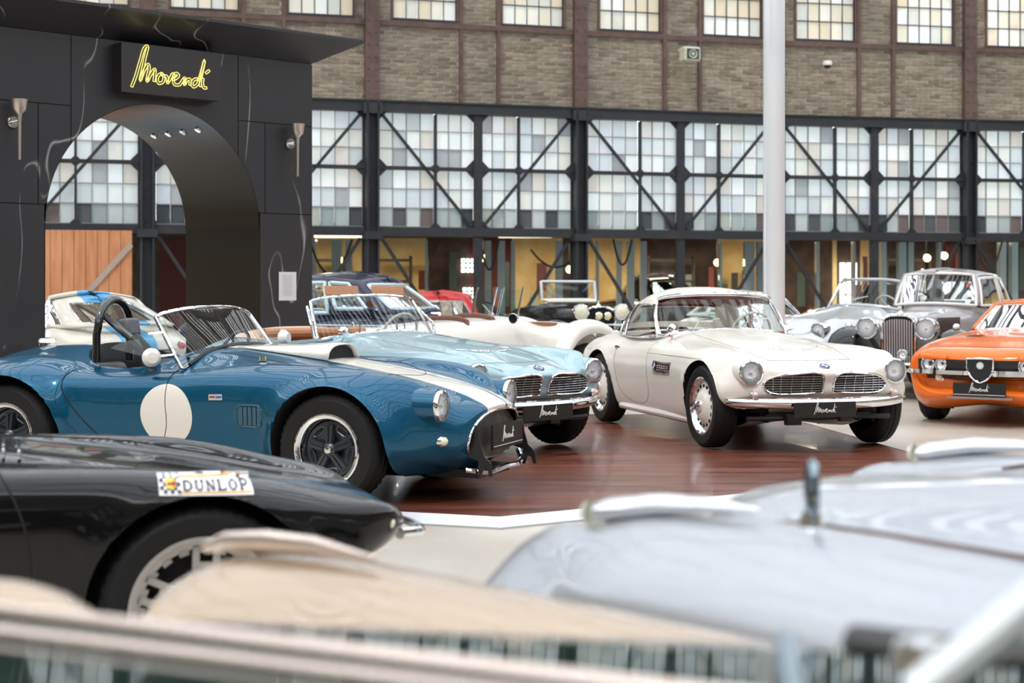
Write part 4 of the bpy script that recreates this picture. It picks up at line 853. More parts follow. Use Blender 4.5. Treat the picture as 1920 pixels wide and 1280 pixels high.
    for y0, y1 in ((-.38,-.05),(.10,.44)): B().tube([c.top(-1.18,y0,.02), (-1.34,y0+.12,.99), (-1.37,y1,1.0)], .005, 5).obj('wiper', STEEL if hard else BLACK, c.r)
    c.seat(-1.95,-.32,seatm,z=.36,h=.36,wd=.46); c.seat(-1.95,.32,seatm,z=.36,h=.36,wd=.46); c.steer(-1.55,.34,.88,.19,IVORY); B().lathe([(0,-.01),(.05,-.008),(.055,0),(0,.0)], 16, 'x', sz=.5).obj('rear_view_mirror', CHROME, c.r, 40, (-1.52,0,1.14))
    B().grid([[(-1.32+.02*k, y, .885-.06*k) for y in np.linspace(-.56,.56,12)] for k in range(4)]).obj('dashboard', seatm if hard else paintm, c.r)
    if hard:
        base2 = [(-1.37,.60,.85),(-1.42,.64,.845),(-1.65,.655,.835),(-1.95,.65,.83),(-2.25,.635,.835),(-2.42,.61,.85),(-2.62,.52,.875),(-2.74,.30,.89),(-2.78,0,.895)]
        top2 = [(-1.60,.545,1.172),(-1.64,.56,1.165),(-1.72,.565,1.168),(-1.88,.56,1.172),(-2.06,.54,1.158),(-2.22,.50,1.125),(-2.34,.42,1.115),(-2.40,.24,1.12),(-2.42,0,1.125)]
        A = base2; T = top2
        b = B(); n = 8
        Ac = np.array(curve(A, n)); Tc = np.array(curve(T, n)); N = len(Ac); hs = np.linspace(0, 1, 9)
        G = np.stack([Ac*(1-t)+Tc*t for t in hs], 1); G[:,:,1] += (np.sin(hs*PI)*.03)[None,:]*np.minimum(1, (G[:,:,1]/.3))
        used = np.zeros((N-1, 8), bool); used[5:31, 0:7] = True; used[33:41, 0:7] = True; used[52:64, 2:7] = True
        for sg in (1, -1):
            for nm, i0, i1, j0, j1 in (('side_window',5,31,0,7),('quarter_window',33,41,0,7)):
                g = G[i0:i1+1, j0:j1+1]*np.array([1,sg,1]); o = B().grid(g).obj(nm, GLASS, c.r, 60)
                lo = [tuple(p) for p in g[:,0]]+[tuple(p) for p in g[-1,1:-1]]+[tuple(p) for p in g[::-1,-1]]+[tuple(p) for p in g[0,-2:0:-1]]; B().tube(lo, .009, 6, closed=True).obj('window_trim', CHROME, o)
            b.add((G*np.array([1,sg,1])).reshape(-1,3), [(i*9+j,(i+1)*9+j,(i+1)*9+j+1,i*9+j+1) for i in range(N-1) for j in range(8) if not used[i,j]])
        g = G[52:, 2:8]; g = np.concatenate([g, (g*np.array([1,-1,1]))[-2::-1]], 0); o = B().grid(g).obj('rear_window', GLASS, c.r, 60)
        # roof: fan rows across from the screen header to the rear edge
        fr = np.array(curve(top, 6)); rows = []
        xs = np.linspace(0, 1, 15); tl = np.array(Tc)
        for t in xs:
            k = t*(N-1-16); i = int(k); e = tl[min(i,N-1)] if t > 0 else tl[0]
            zc = 1.222+.072*math.sin(min(1, t*1.7)*PI/2)-.24*max(0, t-.42)**1.6; xc = -1.52+t*(tl[-1][0]+1.52); row = []
            for y in np.linspace(-1, 1, 25):
                a = abs(y); row.append((xc+(e[0]-xc)*a**2.4, y*e[1], e[2]+(zc-e[2])*(1-a**2.6)**.9))
            rows.append(row)
        back = [tuple(p) for p in tl[N-17:]]; bl = back+[(x,-y,z) for x,y,z in back[-2::-1]]; bl = np.array(bl); idx = np.linspace(0, len(bl)-1, 25).round().astype(int); rows.append([tuple(bl[i]) for i in idx[::-1]])
        b.grid(rows); o = b.obj('hardtop', ROOF, c.r, 60)
        fl = B().grid([[(x, y*.50, z-.022) for (x,_,z), y in zip(r, np.linspace(-1,1,25))] for r in rows[1:]]); fl.obj('headlining', seatm, c.r, 60)
        B().tube([(x+.030,y,z+.016) for x,y,z in curve([(x,-y,z) for x,y,z in top[:0:-1]]+top, 5)], .015, 8).obj('header_rail', CHROME, c.r)
    else:
        for sg in (-1, 1):
            o = B().box((0,0,0), (.012,.36,.085)).obj('sun_visor', TAN, c.r, 30, (-1.60,sg*.25,1.255), (0,-.35,0)); q = o.modifiers.new('b','BEVEL'); q.width = .005
            B().tube([(-1.44,sg*.655,.86),(-1.47,sg*.66,.97),(-1.63,sg*.59,1.12)], .013, 8).obj('quarter_frame', CHROME, c.r)
        b = B().grid([[(x, y, c.top(max(x,-3.2), y, 0).z+.055*math.sin(min(1,max(0,(-2.28-x)/.65))*PI)**.6*(1-abs(y/.62)**4)) for y in np.linspace(-.6,.6,19)] for x in np.linspace(-2.28,-2.93,10)]); b.obj('folded_hood_cover', BEIGE, c.r)
        B().tube([(-2.33,y,.875) for y in np.linspace(-.55,.55,9)], .05, 10).obj('rear_cockpit_roll', TAN, c.r)
    p = c.top(-1.12,-.60,0); o = B().lathe([(0,-.06),(.035,-.05),(.052,-.01),(.052,0),(.047,.004),(0,.004)], 20, 'x').obj('wing_mirror', CHROME, c.r, 40, p+Vector((0,0,.09)), (0,0,PI*.95)); B().tube([(-.02,0,-.01),(.02,0,-.09)], .008, 6).obj('mirror_stalk', CHROME, o)
    return c
W507 = paint('warm_white_paint', (.80,.765,.70), 0, .3); B507 = paint('pale_blue_metallic', (.33,.49,.55), .3, .3)
tourer('hardtop_coupe', 'white two-seat coupe with a chrome-edged hardtop and red seats on the platform', (2.29,12.6), -74, W507, RED, True)
tourer('pale_blue_convertible', 'pale blue metallic open two-seater with tan sun visors behind the blue roadster', (-.17,12.21), -46.5, B507, TAN, False)

# ---------------------------------------------------------------- generic bodies for the cars further back
def std(fo, wb, ro, w=.82, nose=.62, hood=.84, cowl=.93, belt=.86, deck=.86, tail=.66, cr=.82, bl=.12):
    return [(fo, nose-.09, nose-.09, .55*w, nose-.10, .72*w, .46, .6*w, .38, bl), (fo-.06, nose-.01, nose-.01, .62*w, nose-.01, .84*w, .50, .72*w, .30, bl), (fo-.16, nose+.04, nose+.03, .66*w, nose+.06, .90*w, .52, .78*w, .26, bl),
            (.32, hood-.07, hood-.10, .74*w, cr-.03, .97*w, .56, .86*w, .22, .03), (0, hood-.02, hood-.06, .75*w, cr, w, .60, .88*w, .2), (-.45, hood+.03, hood-.02, .74*w, cr, .98*w, .62, .88*w, .19),
            (-.95, cowl, cowl-.03, .72*w, belt-.02, .96*w, .62, .86*w, .18), (-1.5, cowl-.02, cowl-.04, .73*w, belt-.03, .96*w, .60, .86*w, .18), (-wb+.4, deck+.02, deck+.0, .74*w, belt, .98*w, .60, .86*w, .19),
            (-wb, deck, deck-.02, .75*w, belt, w, .60, .86*w, .22), (-wb-.4, deck-.06, deck-.07, .70*w, deck-.08, .95*w, .56, .8*w, .28), (-wb-ro+.12, tail, tail-.01, .64*w, tail-.02, .84*w, .50, .7*w, .34, -.10), (-wb-ro, tail-.12, tail-.12, .55*w, tail-.12, .74*w, .46, .6*w, .38, -.12)]
def house(c, xf, xft, xrt, xr, wb_, wt, zb, zt, crown, shell, gl=GLASS, trim=CHROME, tr=.008, back=1, front=0, zr=None, quarter=True):
    zr = zr or zb
    base = [(xf+.10,0,zb+.03),(xf+.04,wb_*.5,zb+.02),(xf-.12,wb_*.93,zb),(xf-.40,wb_,zb),((xf+xr)/2,wb_,zb),(xr+.55,wb_*.97,zb),(xr+.28,wb_*.86,(zb+zr)/2),(xr+.06,wb_*.5,zr),(xr,0,zr)]
    top = [(xft+.06,0,zt+.01),(xft+.03,wt*.5,zt+.005),(xft-.04,wt*.90,zt-.01),(xft-.28,wt,zt),((xft+xrt)/2,wt,zt+.01),(xrt+.35,wt*.97,zt-.01),(xrt+.14,wt*.82,zt-.03),(xrt+.03,wt*.45,zt-.03),(xrt,0,zt-.03)]
    wins = [('windscreen', 0, 1.9, 0, 1), ('side_window', 2.25, 4.0, .0, .9)]+([('quarter_window', 4.2, 5.2, .1, .9)] if quarter else [])+([('rear_window', 6.4, 8, .15, .9)] if back else [])
    return c.glasshouse(base, top, crown, wins, shell, gl, trim, tr)
def tyres(c, wb, tr, r, style, W=.18, rr=None):
    for x in (0, -wb):
        for sg in (-1, 1): c.wheel(x, sg*tr/2, r, style, W=W, rr=rr)
CREAM = stripe_paint('cream_with_blue_stripe', (.70,.68,.60), (.10,.38,.68), [(-.21,.21)], 0)
c = Car('fastback_coupe', 'cream fastback coupe with a light blue centre stripe seen through the arch', (-6.2,20.8), 124)
c.body(std(.75,2.45,.95,.84,hood=.84,cowl=.94,belt=.88,deck=.90,tail=.74), [(0,.33,.36),(-2.45,.33,.36)], CREAM, nu=5, nk=5, opening=(-1.55,.75,.55,.6,3))
house(c, -1.0, -1.42, -1.95, -3.12, .70, .54, .87, 1.22, 1.30, CREAM, zr=.90); tyres(c, 2.45, 1.4, .33, 'std')
B().tube(curve([(-3.33,-.62,.5),(-3.42,0,.5),(-3.33,.62,.5)], 5), .035, 8).obj('rear_bumper', CHROME, c.r)
for sg in (-1, 1): c.pod(-3.30, sg*.52, .66, .045, mat('red_lens', (.6,.02,.03), .2, coat=1), 'tail_lamp', yaw=PI)
c.seat(-1.5,-.33,h=.5); c.seat(-1.5,.33,h=.5)
NAVY = paint('navy_paint', (.012,.016,.045), 0, .25); PALE = mat('pale_blue_trim', (.55,.68,.74), .25, .3)
c = Car('navy_coupe', 'dark navy coupe with pale window frames behind the pale blue convertible', (-3.9,21.75), 152)
c.body(std(.8,2.6,.9,.86,nose=.66,hood=.98,cowl=1.06,belt=1.0,deck=1.0,tail=.8,cr=.92), [(0,.34,.37),(-2.6,.34,.37)], NAVY, nu=5, nk=5, opening=(-1.8,.9,.58,.7,3))
house(c, -1.0, -1.35, -2.55, -3.2, .74, .60, 1.02, 1.46, 1.56, NAVY, trim=PALE, tr=.028); tyres(c, 2.6, 1.42, .34, 'std')
for sg in (-1, 1):
    for z in (.86, .80): B().tube([c.side(x, z, sg, .004) for x in np.linspace(.2,-3.0,14)], .012, 6).obj('waist_moulding', PALE, c.r)
REDP = paint('red_paint', (.50,.02,.02), 0, .3)
c = Car('red_coupe', 'red-roofed coupe with tinted glass behind the ivory roadster', (-1.42,25.6), 98)
c.body(std(.75,2.4,.85,.80,hood=.82,cowl=.90,belt=.84,deck=.84), [(0,.31,.34),(-2.4,.31,.34)], REDP, nu=4, nk=4, opening=(-1.6,.75,.5,.6,3))
house(c, -.95, -1.3, -2.1, -2.8, .66, .52, .86, 1.22, 1.30, REDP, GREENGLASS); tyres(c, 2.4, 1.35, .31, 'std')
# simple cars in the showroom and beyond
def far_car(name, label, pos, deg, pm, h=.0, gl=GREENGLASS, z=0, roofm=None):
    c = Car(name, label, pos, deg, z); c.body(std(.75,2.5,.9,.84,nose=.64,hood=.84+h,cowl=.94+h,belt=.88+h,deck=.88+h,cr=.84+h*.7), [(0,.32,.35),(-2.5,.32,.35)], pm, nu=4, nk=4, opening=(-1.65,.8,.55,.6,3))
    house(c, -.95, -1.35, -2.25, -3.0, .70, .56, .90+h, 1.28+h*1.5, 1.38+h*1.6, roofm or pm, gl); tyres(c, 2.5, 1.4, .32, 'std')
    for sg in (-1, 1): c.lamp(.60, sg*.55, .62, .085)
    B().tube(curve([(.62,-.66,.42),(.80,0,.42),(.62,.66,.42)], 5), .03, 8).obj('front_bumper', CHROME, c.r); c.seat(-1.6,-.33,h=.5); c.seat(-1.6,.33,h=.5); return c
far_car('white_saloon', 'small white saloon with pale green glass behind the pole', (5.0,25.6), -60, paint('cool_white', (.72,.74,.72), 0, .3), h=-.05)
far_car('blue_soft_top', 'silver car with a dark blue soft top between the silver roadster and the grey saloon', (7.25,26.6), -112, paint('silver_blue', (.45,.48,.52), .5, .3), h=.12, roofm=mat('navy_cloth', (.02,.035,.10), .9), gl=GLASS)
far_car('black_showroom_coupe', 'black coupe standing inside the showroom behind the glass', (1.6,34.3), -160, paint('black_paint', (.008,.008,.01), 0, .25), h=.18)
far_car('blue_showroom_coupe', 'dark blue coupe inside the showroom beyond the navy coupe', (-1.3,34.3), -20, paint('dark_blue', (.01,.05,.16), .3, .3), h=.12)
far_car('grey_showroom_saloon', 'dark grey saloon inside the showroom right of the pole', (7.1,33.7), -150, paint('dark_grey', (.04,.04,.045), .3, .3), h=.10)

# ---------------------------------------------------------------- vintage cars with separate wings
def wing(c, prof, y0, y1, m, name='wing', crown=.06, edge=.10, n=6):
    P = curve([(x, 0, z) for x, z in prof], n); G = []
    for i, (x, _, z) in enumerate(P):
        row = []
        for t in np.linspace(0, 1, 9):
            y = y0+(y1-y0)*t; q = 1-abs(2*t-1)**2.5; row.append((x, y, z-(1-q)*crown-(edge*max(0, t-.88)/.12 if t > .88 else 0)))
        G.append(row)
    o = c.panel(G, name, m); k = o.modifiers.new('t', 'SOLIDIFY'); k.thickness = .015; return o
def radiator(c, x, wd, z0, z1, shell=CHROME, inner=STEEL, bars=11, name='radiator_grille', mascot=True):
    h = z1-z0; half = [(0,z1),(wd*.25,z1-.005),(wd*.42,z1-.035),(wd*.5,z1-.10),(wd*.5,z0+.1),(wd*.46,z0)]
    pl = half+[(-y,z) for y,z in half[::-1][:-1]] if False else half+[(-y,z) for y,z in half[:0:-1]]
    o = B().prism([(y,z) for y,z in pl], x-.16, x-.01, 'yz').obj(name, shell, c.r, 50)
    B().tube([(x,y,z) for y,z in pl], .022, 8, closed=True).obj('grille_shell', shell, o)
    B().add([(x-.004,y*.96,z) for y,z in pl], [tuple(range(len(pl)))]).obj('grille_back', DARK, o, 0)
    for k in range(bars):
        y = (k-(bars-1)/2)*wd*.9/bars; B().tube([(x+.006,y,z0+.02),(x+.012,y,z1-.05-.06*(abs(y)/(wd*.5))**3)], wd*.022, 6).obj('grille_bar', inner, o)
    if mascot: B().lathe([(0,.10),(.018,.09),(.012,.05),(.035,.03),(.04,0)], 16, 'z').obj('filler_cap', CHROME, o, 40, (x-.07,0,z1))
    return o
def boxcar(c, rows, m, opening=None, intm=BLKLEATHER, nu=5, nk=5, name='body'): c.body(rows, [], m, nu=nu, nk=nk, opening=opening, intm=intm, name=name)
# ivory roadster with bonnet straps
IV = paint('ivory_roadster_paint', (.76,.75,.71), 0, .3)
c = Car('ivory_roadster', 'ivory open roadster with brown leather bonnet straps and small glass screens', (-1.48,16.75), 222)
boxcar(c, [(.35,.70,.70,.20,.68,.26,.5,.24,.35),(.30,.86,.85,.24,.82,.30,.6,.28,.33),(-.1,.92,.91,.27,.88,.36,.62,.34,.3),(-.8,.97,.96,.34,.93,.44,.64,.42,.28),(-1.3,1.0,.98,.42,.96,.52,.64,.48,.28),(-1.7,1.02,1.0,.46,.98,.56,.64,.5,.28),(-2.1,.92,.91,.46,.88,.56,.6,.5,.28),(-2.6,.94,.93,.44,.90,.54,.62,.48,.3),(-3.0,.82,.81,.36,.78,.46,.58,.38,.4),(-3.25,.62,.61,.28,.58,.34,.52,.3,.44)], IV, opening=(-2.12,.36,.43,.5,3), intm=TAN)
for sg in (-1, 1):
    wing(c, [(.42,.40),(.30,.66),(.0,.80),(-.35,.70),(-.7,.44),(-1.0,.32),(-2.0,.32)], sg*.40, sg*.74, IV, 'front_wing'); wing(c, [(-2.02,.34),(-2.15,.64),(-2.35,.90),(-2.62,.98),(-2.92,.90),(-3.15,.62),(-3.2,.42)], sg*.42, sg*.76, IV, 'rear_wing')
    c.lamp(.22, sg*.36, .80, .10)
tyres(c, 2.62, 1.24, .35, 'wire', W=.14, rr=.24)
for x in (-1.0, -1.38):
    o = B().tube([c.side(x, .60, 1, .01)]+[c.top(x, y, .02) for y in np.linspace(.34,-.34,15)]+[c.side(x, .60, -1, .01)], .032, 8).obj('bonnet_strap', mat('brown_strap', (.16,.06,.03), .5), c.r)
for y0, y1 in ((.06,.40),(-.40,-.06)):
    o = B().add([(-1.70,y0,1.01),(-1.70,y1,1.0),(-1.80,y1,1.32),(-1.80,y0,1.33)], [(0,1,2,3)]).obj('aero_screen', GREENGLASS, c.r, 0)
    for y in (y0, y1): B().tube([(-1.70,y,.98),(-1.805,y,1.35)], .014, 8).obj('screen_post', CHROME, o)
B().add([(-1.74,.50,1.0),(-2.10,.56,.97),(-2.04,.57,1.28),(-1.82,.50,1.30)], [(0,1,2,3)]).obj('side_screen', GLASS, c.r, 0)
c.steer(-1.85,-.22,1.02,.17); c.seat(-2.15,-.22,TAN,z=.4,h=.4,wd=.38); c.seat(-2.15,.22,TAN,z=.4,h=.4,wd=.38)
radiator(c, .37, .42, .38, .88, IV, STEEL); p = (-1.45,.62,1.0); B().lathe([(0,-.05),(.05,-.04),(.06,0),(.055,.005),(0,.005)], 20, 'x').obj('headlamp_mirror', CHROME, c.r, 40, p, (0,0,.3))
# black vintage car
BLK = paint('black_paint', (.008,.008,.01), 0, .25)
c = Car('black_vintage_car', 'black pre-war open car with two large headlamps and an upright folding windscreen', (1.25,22.9), -73)
boxcar(c, [(.12,.98,.97,.20,.94,.24,.7,.23,.4),(-.2,1.0,.99,.23,.96,.28,.7,.26,.38),(-.9,1.04,1.03,.30,1.0,.38,.72,.36,.36),(-1.3,1.10,1.08,.40,1.04,.50,.72,.48,.36),(-2.2,1.06,1.05,.44,1.02,.56,.7,.5,.36),(-3.0,.98,.96,.4,.92,.5,.66,.45,.42),(-3.2,.8,.79,.3,.76,.4,.6,.35,.48)], BLK, opening=(-1.95,.5,.42,.6,3))
for sg in (-1, 1):
    wing(c, [(.45,.55),(.28,.78),(0,.86),(-.35,.78),(-.75,.50),(-1.0,.36),(-1.9,.36)], sg*.48, sg*.78, BLK, 'front_wing'); wing(c, [(-1.95,.38),(-2.2,.72),(-2.6,.90),(-3.0,.76),(-3.2,.5)], sg*.46, sg*.78, BLK, 'rear_wing')
    c.lamp(.22, sg*.315, .99, .115, lens=CREAMLENS); c.pod(.30, sg*.07, .93, .05, mat('yellow_lens', (.75,.68,.35), .2, coat=1), 'spot_lamp'); c.pod(.34, sg*.18, .66, .055, CREAMLENS, 'fog_lamp')
tyres(c, 2.75, 1.3, .38, 'wire', W=.13, rr=.26); radiator(c, .15, .46, .45, 1.06, CHROME, BLACK, 13)
c.screen([(-1.24,0,1.16),(-1.24,.22,1.16),(-1.24,.44,1.15)], [(-1.30,0,1.44),(-1.30,.22,1.44),(-1.30,.44,1.44)], fr=.024, frame=mat('pale_frame', (.66,.70,.72), .3, .4))
B().tube([(.20,-.42,.80),(.20,.42,.80)], .018, 8).obj('lamp_bar', CHROME, c.r); B().tube([(-1.15,y,1.13) for y in np.linspace(-.4,.4,5)], .05, 10, flat=(1,.6)).obj('folded_screen_cover', mat('pale_canvas', (.62,.60,.50), .7), c.r)
B().tube(curve([(.55,-.70,.48),(.62,0,.46),(.55,.70,.48)], 5), .03, 8).obj('front_bumper', CHROME, c.r)
# grey saloon with tall radiator
GR = paint('grey_lilac_paint', (.34,.33,.34), .25, .3); GR2 = paint('dark_maroon_grey', (.12,.09,.095), .2, .3)
c = Car('grey_vintage_saloon', 'grey vintage saloon with tall upright radiator, big headlamps and black front wings', (4.68,18.6), -122)
boxcar(c, [(.06,1.00,.99,.17,.95,.20,.7,.20,.4),(-.2,1.03,1.02,.20,.98,.25,.72,.24,.38),(-.9,1.07,1.06,.28,1.02,.38,.74,.36,.36),(-1.35,1.14,1.12,.40,1.08,.54,.76,.5,.34),(-2.0,1.12,1.10,.46,1.08,.64,.74,.58,.34),(-3.0,1.08,1.06,.48,1.04,.66,.72,.6,.34),(-3.5,.95,.94,.44,.90,.58,.66,.5,.4),(-3.7,.75,.74,.34,.70,.46,.6,.4,.46)], GR, opening=(-2.2,.75,.48,.7,3), intm=mat('maroon_cloth', (.15,.03,.03), .8), nk=6)
house(c, -1.28, -1.52, -2.9, -3.4, .58, .50, 1.12, 1.52, 1.60, GR, trim=mat('white_rubber', (.78,.78,.76), .4), tr=.018)
for sg in (-1, 1):
    wing(c, [(.46,.38),(.40,.62),(.22,.80),(-.02,.86),(-.35,.80),(-.75,.56),(-1.05,.38),(-2.2,.36)], sg*.46, sg*.84, BLK, 'front_wing', crown=.10, edge=.08); wing(c, [(-2.1,.38),(-2.4,.74),(-2.8,.92),(-3.2,.8),(-3.55,.5)], sg*.5, sg*.84, BLK, 'rear_wing', crown=.1)
    c.lamp(.20, sg*.36, .86, .125, depth=.16); c.pod(.0, sg*.66, .88, .035, WHITE, 'side_lamp')
tyres(c, 2.95, 1.42, .36, 'std', W=.17); radiator(c, .10, .40, .36, 1.02, CHROME, mat('grille_bar_grey', (.50,.50,.52), .35, .5), 12, mascot=True); c.lamp(.44,.16,.56,.06,name='fog_lamp')
G = [[(.56-.14*abs(y/.8)**3, y, .42+dz) for dz in (-.05,-.02,.02,.05)] for y in np.linspace(-.8,.8,17)]; o = c.panel(G, 'front_bumper', CHROME); o.modifiers.new('t','SOLIDIFY').thickness = .03
c.steer(-1.6,-.3,1.12,.2); c.seat(-2.1,-.3,mat('maroon_cloth'),z=.5,h=.6); c.seat(-2.1,.3,mat('maroon_cloth'),z=.5,h=.6)
for (y, z, mm) in ((.40,1.38,RED),(.42,1.28,WHITE),(.42,1.17,WHITE)): B().lathe([(0,0),(.035,0)], 16, 'x', sz=1).obj('windscreen_sticker', mm, c.r, 0, (-1.33-.0*z-(z-1.12)*.55, y, z), (0,-.5,0))
b = B()
for k in range(12): b.box((-.35-k*.06, .345+.010*k*.55, .86), (.012,.03,.24))
b.obj('bonnet_louvres', GR2, c.r, 0)
# silver drophead
SL2 = paint('light_silver_paint', (.52,.54,.57), .55, .28)
c = Car('silver_drophead', 'silver two-seat roadster with a curved windscreen behind the white coupe and pole', (4.12,21.7), -138)
rows = std(.72,2.6,.9,.86,nose=.70,hood=.98,cowl=1.08,belt=.98,deck=.98,tail=.8,cr=.93)
c.body(rows, [(0,.35,.38),(-2.6,.35,.38)], SL2, nu=6, nk=6, opening=(-1.75,.5,.58,.7,3), intm=RED); tyres(c, 2.6, 1.42, .34, 'std')
for sg in (-1, 1): c.lamp(.52, sg*.60, .76, .115, depth=.18); c.pod(.62, sg*.42, .62, .05, CREAMLENS, 'fog_lamp')
radiator(c, .70, .42, .42, .86, CHROME, STEEL, 11)
c.screen([(-1.12,0,1.10),(-1.15,.28,1.09),(-1.24,.50,1.06),(-1.34,.62,1.03)], [(-1.42,0,1.47),(-1.44,.26,1.465),(-1.50,.44,1.45),(-1.58,.55,1.42)], fr=.022, frame=SL2)
B().tube([(-1.20,-.3,1.13),(-1.34,.1,1.22)], .008, 5).obj('wiper', STEEL, c.r); c.seat(-1.85,-.33,RED,z=.45,h=.45); c.seat(-1.85,.33,RED,z=.45,h=.45); c.steer(-1.5,.33,1.05,.2,IVORY)
B().tube([c.top(x, 0, .004) for x in np.linspace(.5,-1.0,12)], .008, 6).obj('bonnet_moulding', CHROME, c.r)
B().tube(curve([(.62,-.74,.44),(.84,0,.44),(.62,.74,.44)], 6), .04, 10).obj('front_bumper', CHROME, c.r)
# orange coupe
ORG = paint('orange_paint', (.78,.155,.012), 0, .28)
c = Car('orange_coupe', 'bright orange coupe with half-covered headlamps and a shield grille at the right edge', (4.93,15.5), -122)
R = [(.78,.47,.47,.45,.47,.60,.44,.55,.38,.16),(.81,.51,.51,.48,.51,.67,.47,.58,.36,.17),(.83,.66,.66,.50,.66,.70,.58,.62,.34,.18),(.78,.715,.715,.52,.71,.74,.58,.66,.31,.14),(.45,.79,.785,.56,.78,.80,.60,.74,.22,.04),
     (0,.85,.84,.60,.83,.83,.62,.76,.2),(-.5,.885,.875,.60,.86,.82,.64,.75,.19),(-.95,.92,.90,.60,.88,.81,.64,.74,.18),(-1.5,.90,.89,.62,.87,.81,.62,.74,.18),(-2.35,.89,.88,.62,.86,.83,.62,.74,.2),(-2.8,.84,.83,.58,.8,.80,.58,.7,.28),(-3.1,.72,.71,.54,.68,.74,.52,.64,.34),(-3.15,.6,.6,.5,.58,.68,.5,.6,.4)]
c.body(R, [(0,.31,.345),(-2.35,.31,.345)], ORG, nu=6, nk=7, opening=(-1.6,.6,.55,.6,3)); house(c, -1.0, -1.45, -2.2, -2.85, .66, .52, .89, 1.16, 1.22, ORG); tyres(c, 2.35, 1.38, .31, 'std', W=.2)
def fx(y, z, off=.004): q = c.front(y, z, off); return (q.x, q.y, q.z)
G = [[fx(y, z, .004) for z in (.545,.58,.62,.65)] for y in np.linspace(-.66,.66,23)]; o = c.panel(G, 'nose_panel', BLACK); o = c.panel([[fx(y, z, .004) for z in (.455,.475,.495)] for y in np.linspace(-.58,.58,19)], 'lower_grille', BLACK)
for sg in (-1, 1):
    for y, r_ in ((.40,.062),(.54,.070)):
        p = fx(sg*y, .60, .022); c.lamp(p[0], p[1], p[2], r_, depth=.05, yaw=sg*.2)
    G = [[fx(sg*y, z, .045) for z in (.648,.665,.68,.70)] for y in np.linspace(.34,.64,9)]; q = c.panel(G, 'headlamp_cover', ORG); q.modifiers.new('t','SOLIDIFY').thickness = .012
    p = fx(sg*.44, .47, .0); c.pod(p[0], p[1], p[2], .04, CREAMLENS, yaw=sg*.3)
sh = [(0,.43),(.06,.46),(.10,.51),(.125,.58),(.125,.665),(0,.67),(-.125,.665),(-.125,.58),(-.10,.51),(-.06,.46)]
o = B().prism(sh, .845, .875, 'yz').obj('shield_grille', BLACK, c.r, 0); B().tube([(.878,y,z) for y,z in sh], .010, 6, closed=True).obj('shield_surround', CHROME, o); B().lathe([(.035,0),(.034,.008),(0,.008)], 24, 'x', (.875,0,.60)).obj('round_badge', mat('badge_grey_blue', (.45,.50,.55), .3), o)
B().lathe([(.024,0),(.023,.011),(0,.011)], 24, 'x', (.875,0,.60)).obj('badge_centre', mat('badge_pale', (.6,.66,.62), .3), o)
for sg in (-1, 1):
    G = [[(.885-.20*(abs(y)/.74)**2.2+dx, sg*y, z) for z, dx in ((.50,-.03),(.507,.0),(.545,.0),(.552,-.03))] for y in np.linspace(.11,.76,12)]; q = c.panel(G, 'bumper', CHROME); q.modifiers.new('t','SOLIDIFY').thickness = .012
c.plate(.90, 0, .37, .50, .13, bar=True); B().box((.86,0,.29), (.08,.62,.02)).obj('plate_bracket', STEEL, c.r, 0)
for sg in (-1,1):
    p = c.top(-.05, sg*.24, .004); B().add([p, c.top(-.05, sg*.40, .004), c.top(-.17, sg*.36, .004), c.top(-.17, sg*.24, .004)], [(0,1,2,3)]).obj('bonnet_duct', DARK, c.r, 0)
c.gap([(.60,-.5),(.62,0),(.60,.5)], 'top', r=.003); c.seat(-1.6,-.33); c.seat(-1.6,.33); c.steer(-1.3,.33,.88,.18)

# ---------------------------------------------------------------- foreground: black wedge coupe
BG = paint('gloss_black_paint', (.004,.004,.005), 0, .2)
c = Car('black_wedge_coupe', 'glossy black low coupe with a racing tyre sticker, cropped at the left edge', (-1.197,5.565), 18); c.r.scale = (1, .86, 1)
R = [[(.58,0,.44),(.58,.2,.44),(.58,.4,.44),(.565,.54,.44),(.54,.63,.438),(.51,.68,.43),(.48,.66,.41),(.46,.45,.38),(.46,0,.37)],
     [(.69,0,.475),(.69,.2,.475),(.685,.4,.475),(.67,.55,.475),(.62,.67,.473),(.56,.74,.46),(.51,.73,.42),(.46,.5,.34),(.46,0,.33)],
     [(.735,0,.53),(.735,.2,.53),(.725,.4,.535),(.705,.58,.545),(.66,.70,.55),(.58,.77,.52),(.51,.77,.44),(.44,.6,.28),(.44,0,.27)],
     [(.73,0,.555),(.725,.2,.555),(.715,.4,.56),(.69,.585,.58),(.64,.72,.59),(.56,.79,.55),(.50,.79,.44),(.42,.65,.25),(.42,0,.24)],
     (.36,.635,.635,.66,.680,.835,.59,.76,.2),(.1,.70,.685,.675,.738,.865,.61,.78,.18),(-.25,.755,.735,.68,.768,.865,.62,.79,.17),(-.65,.81,.775,.68,.782,.86,.62,.79,.17),(-1.05,.85,.81,.68,.795,.86,.60,.78,.17),
     (-1.5,.85,.82,.68,.81,.86,.60,.77,.17),(-2.0,.86,.85,.68,.83,.87,.60,.77,.17),(-2.55,.90,.89,.68,.86,.88,.62,.78,.2),(-3.0,.88,.87,.66,.85,.85,.6,.76,.26),(-3.3,.82,.81,.62,.80,.8,.6,.7,.34),(-3.32,.7,.7,.55,.68,.74,.55,.6,.4)]
def boxy(r):
    if isinstance(r[0], (tuple, list)): return r
    x, zc, zv, yc, zcr, yw, zw, ys, zs = r[:9]; return [(x,0,zc),(x,yc*.36,zc*.8+zv*.2),(x,yc*.72,zv),(x,yc,zcr),(x,yc+(yw-yc)*.80,zcr-.035),(x,yw,zw),(x,yw-.03,zw*.52+zs*.48),(x,ys,zs),(x,0,zs-.01)]
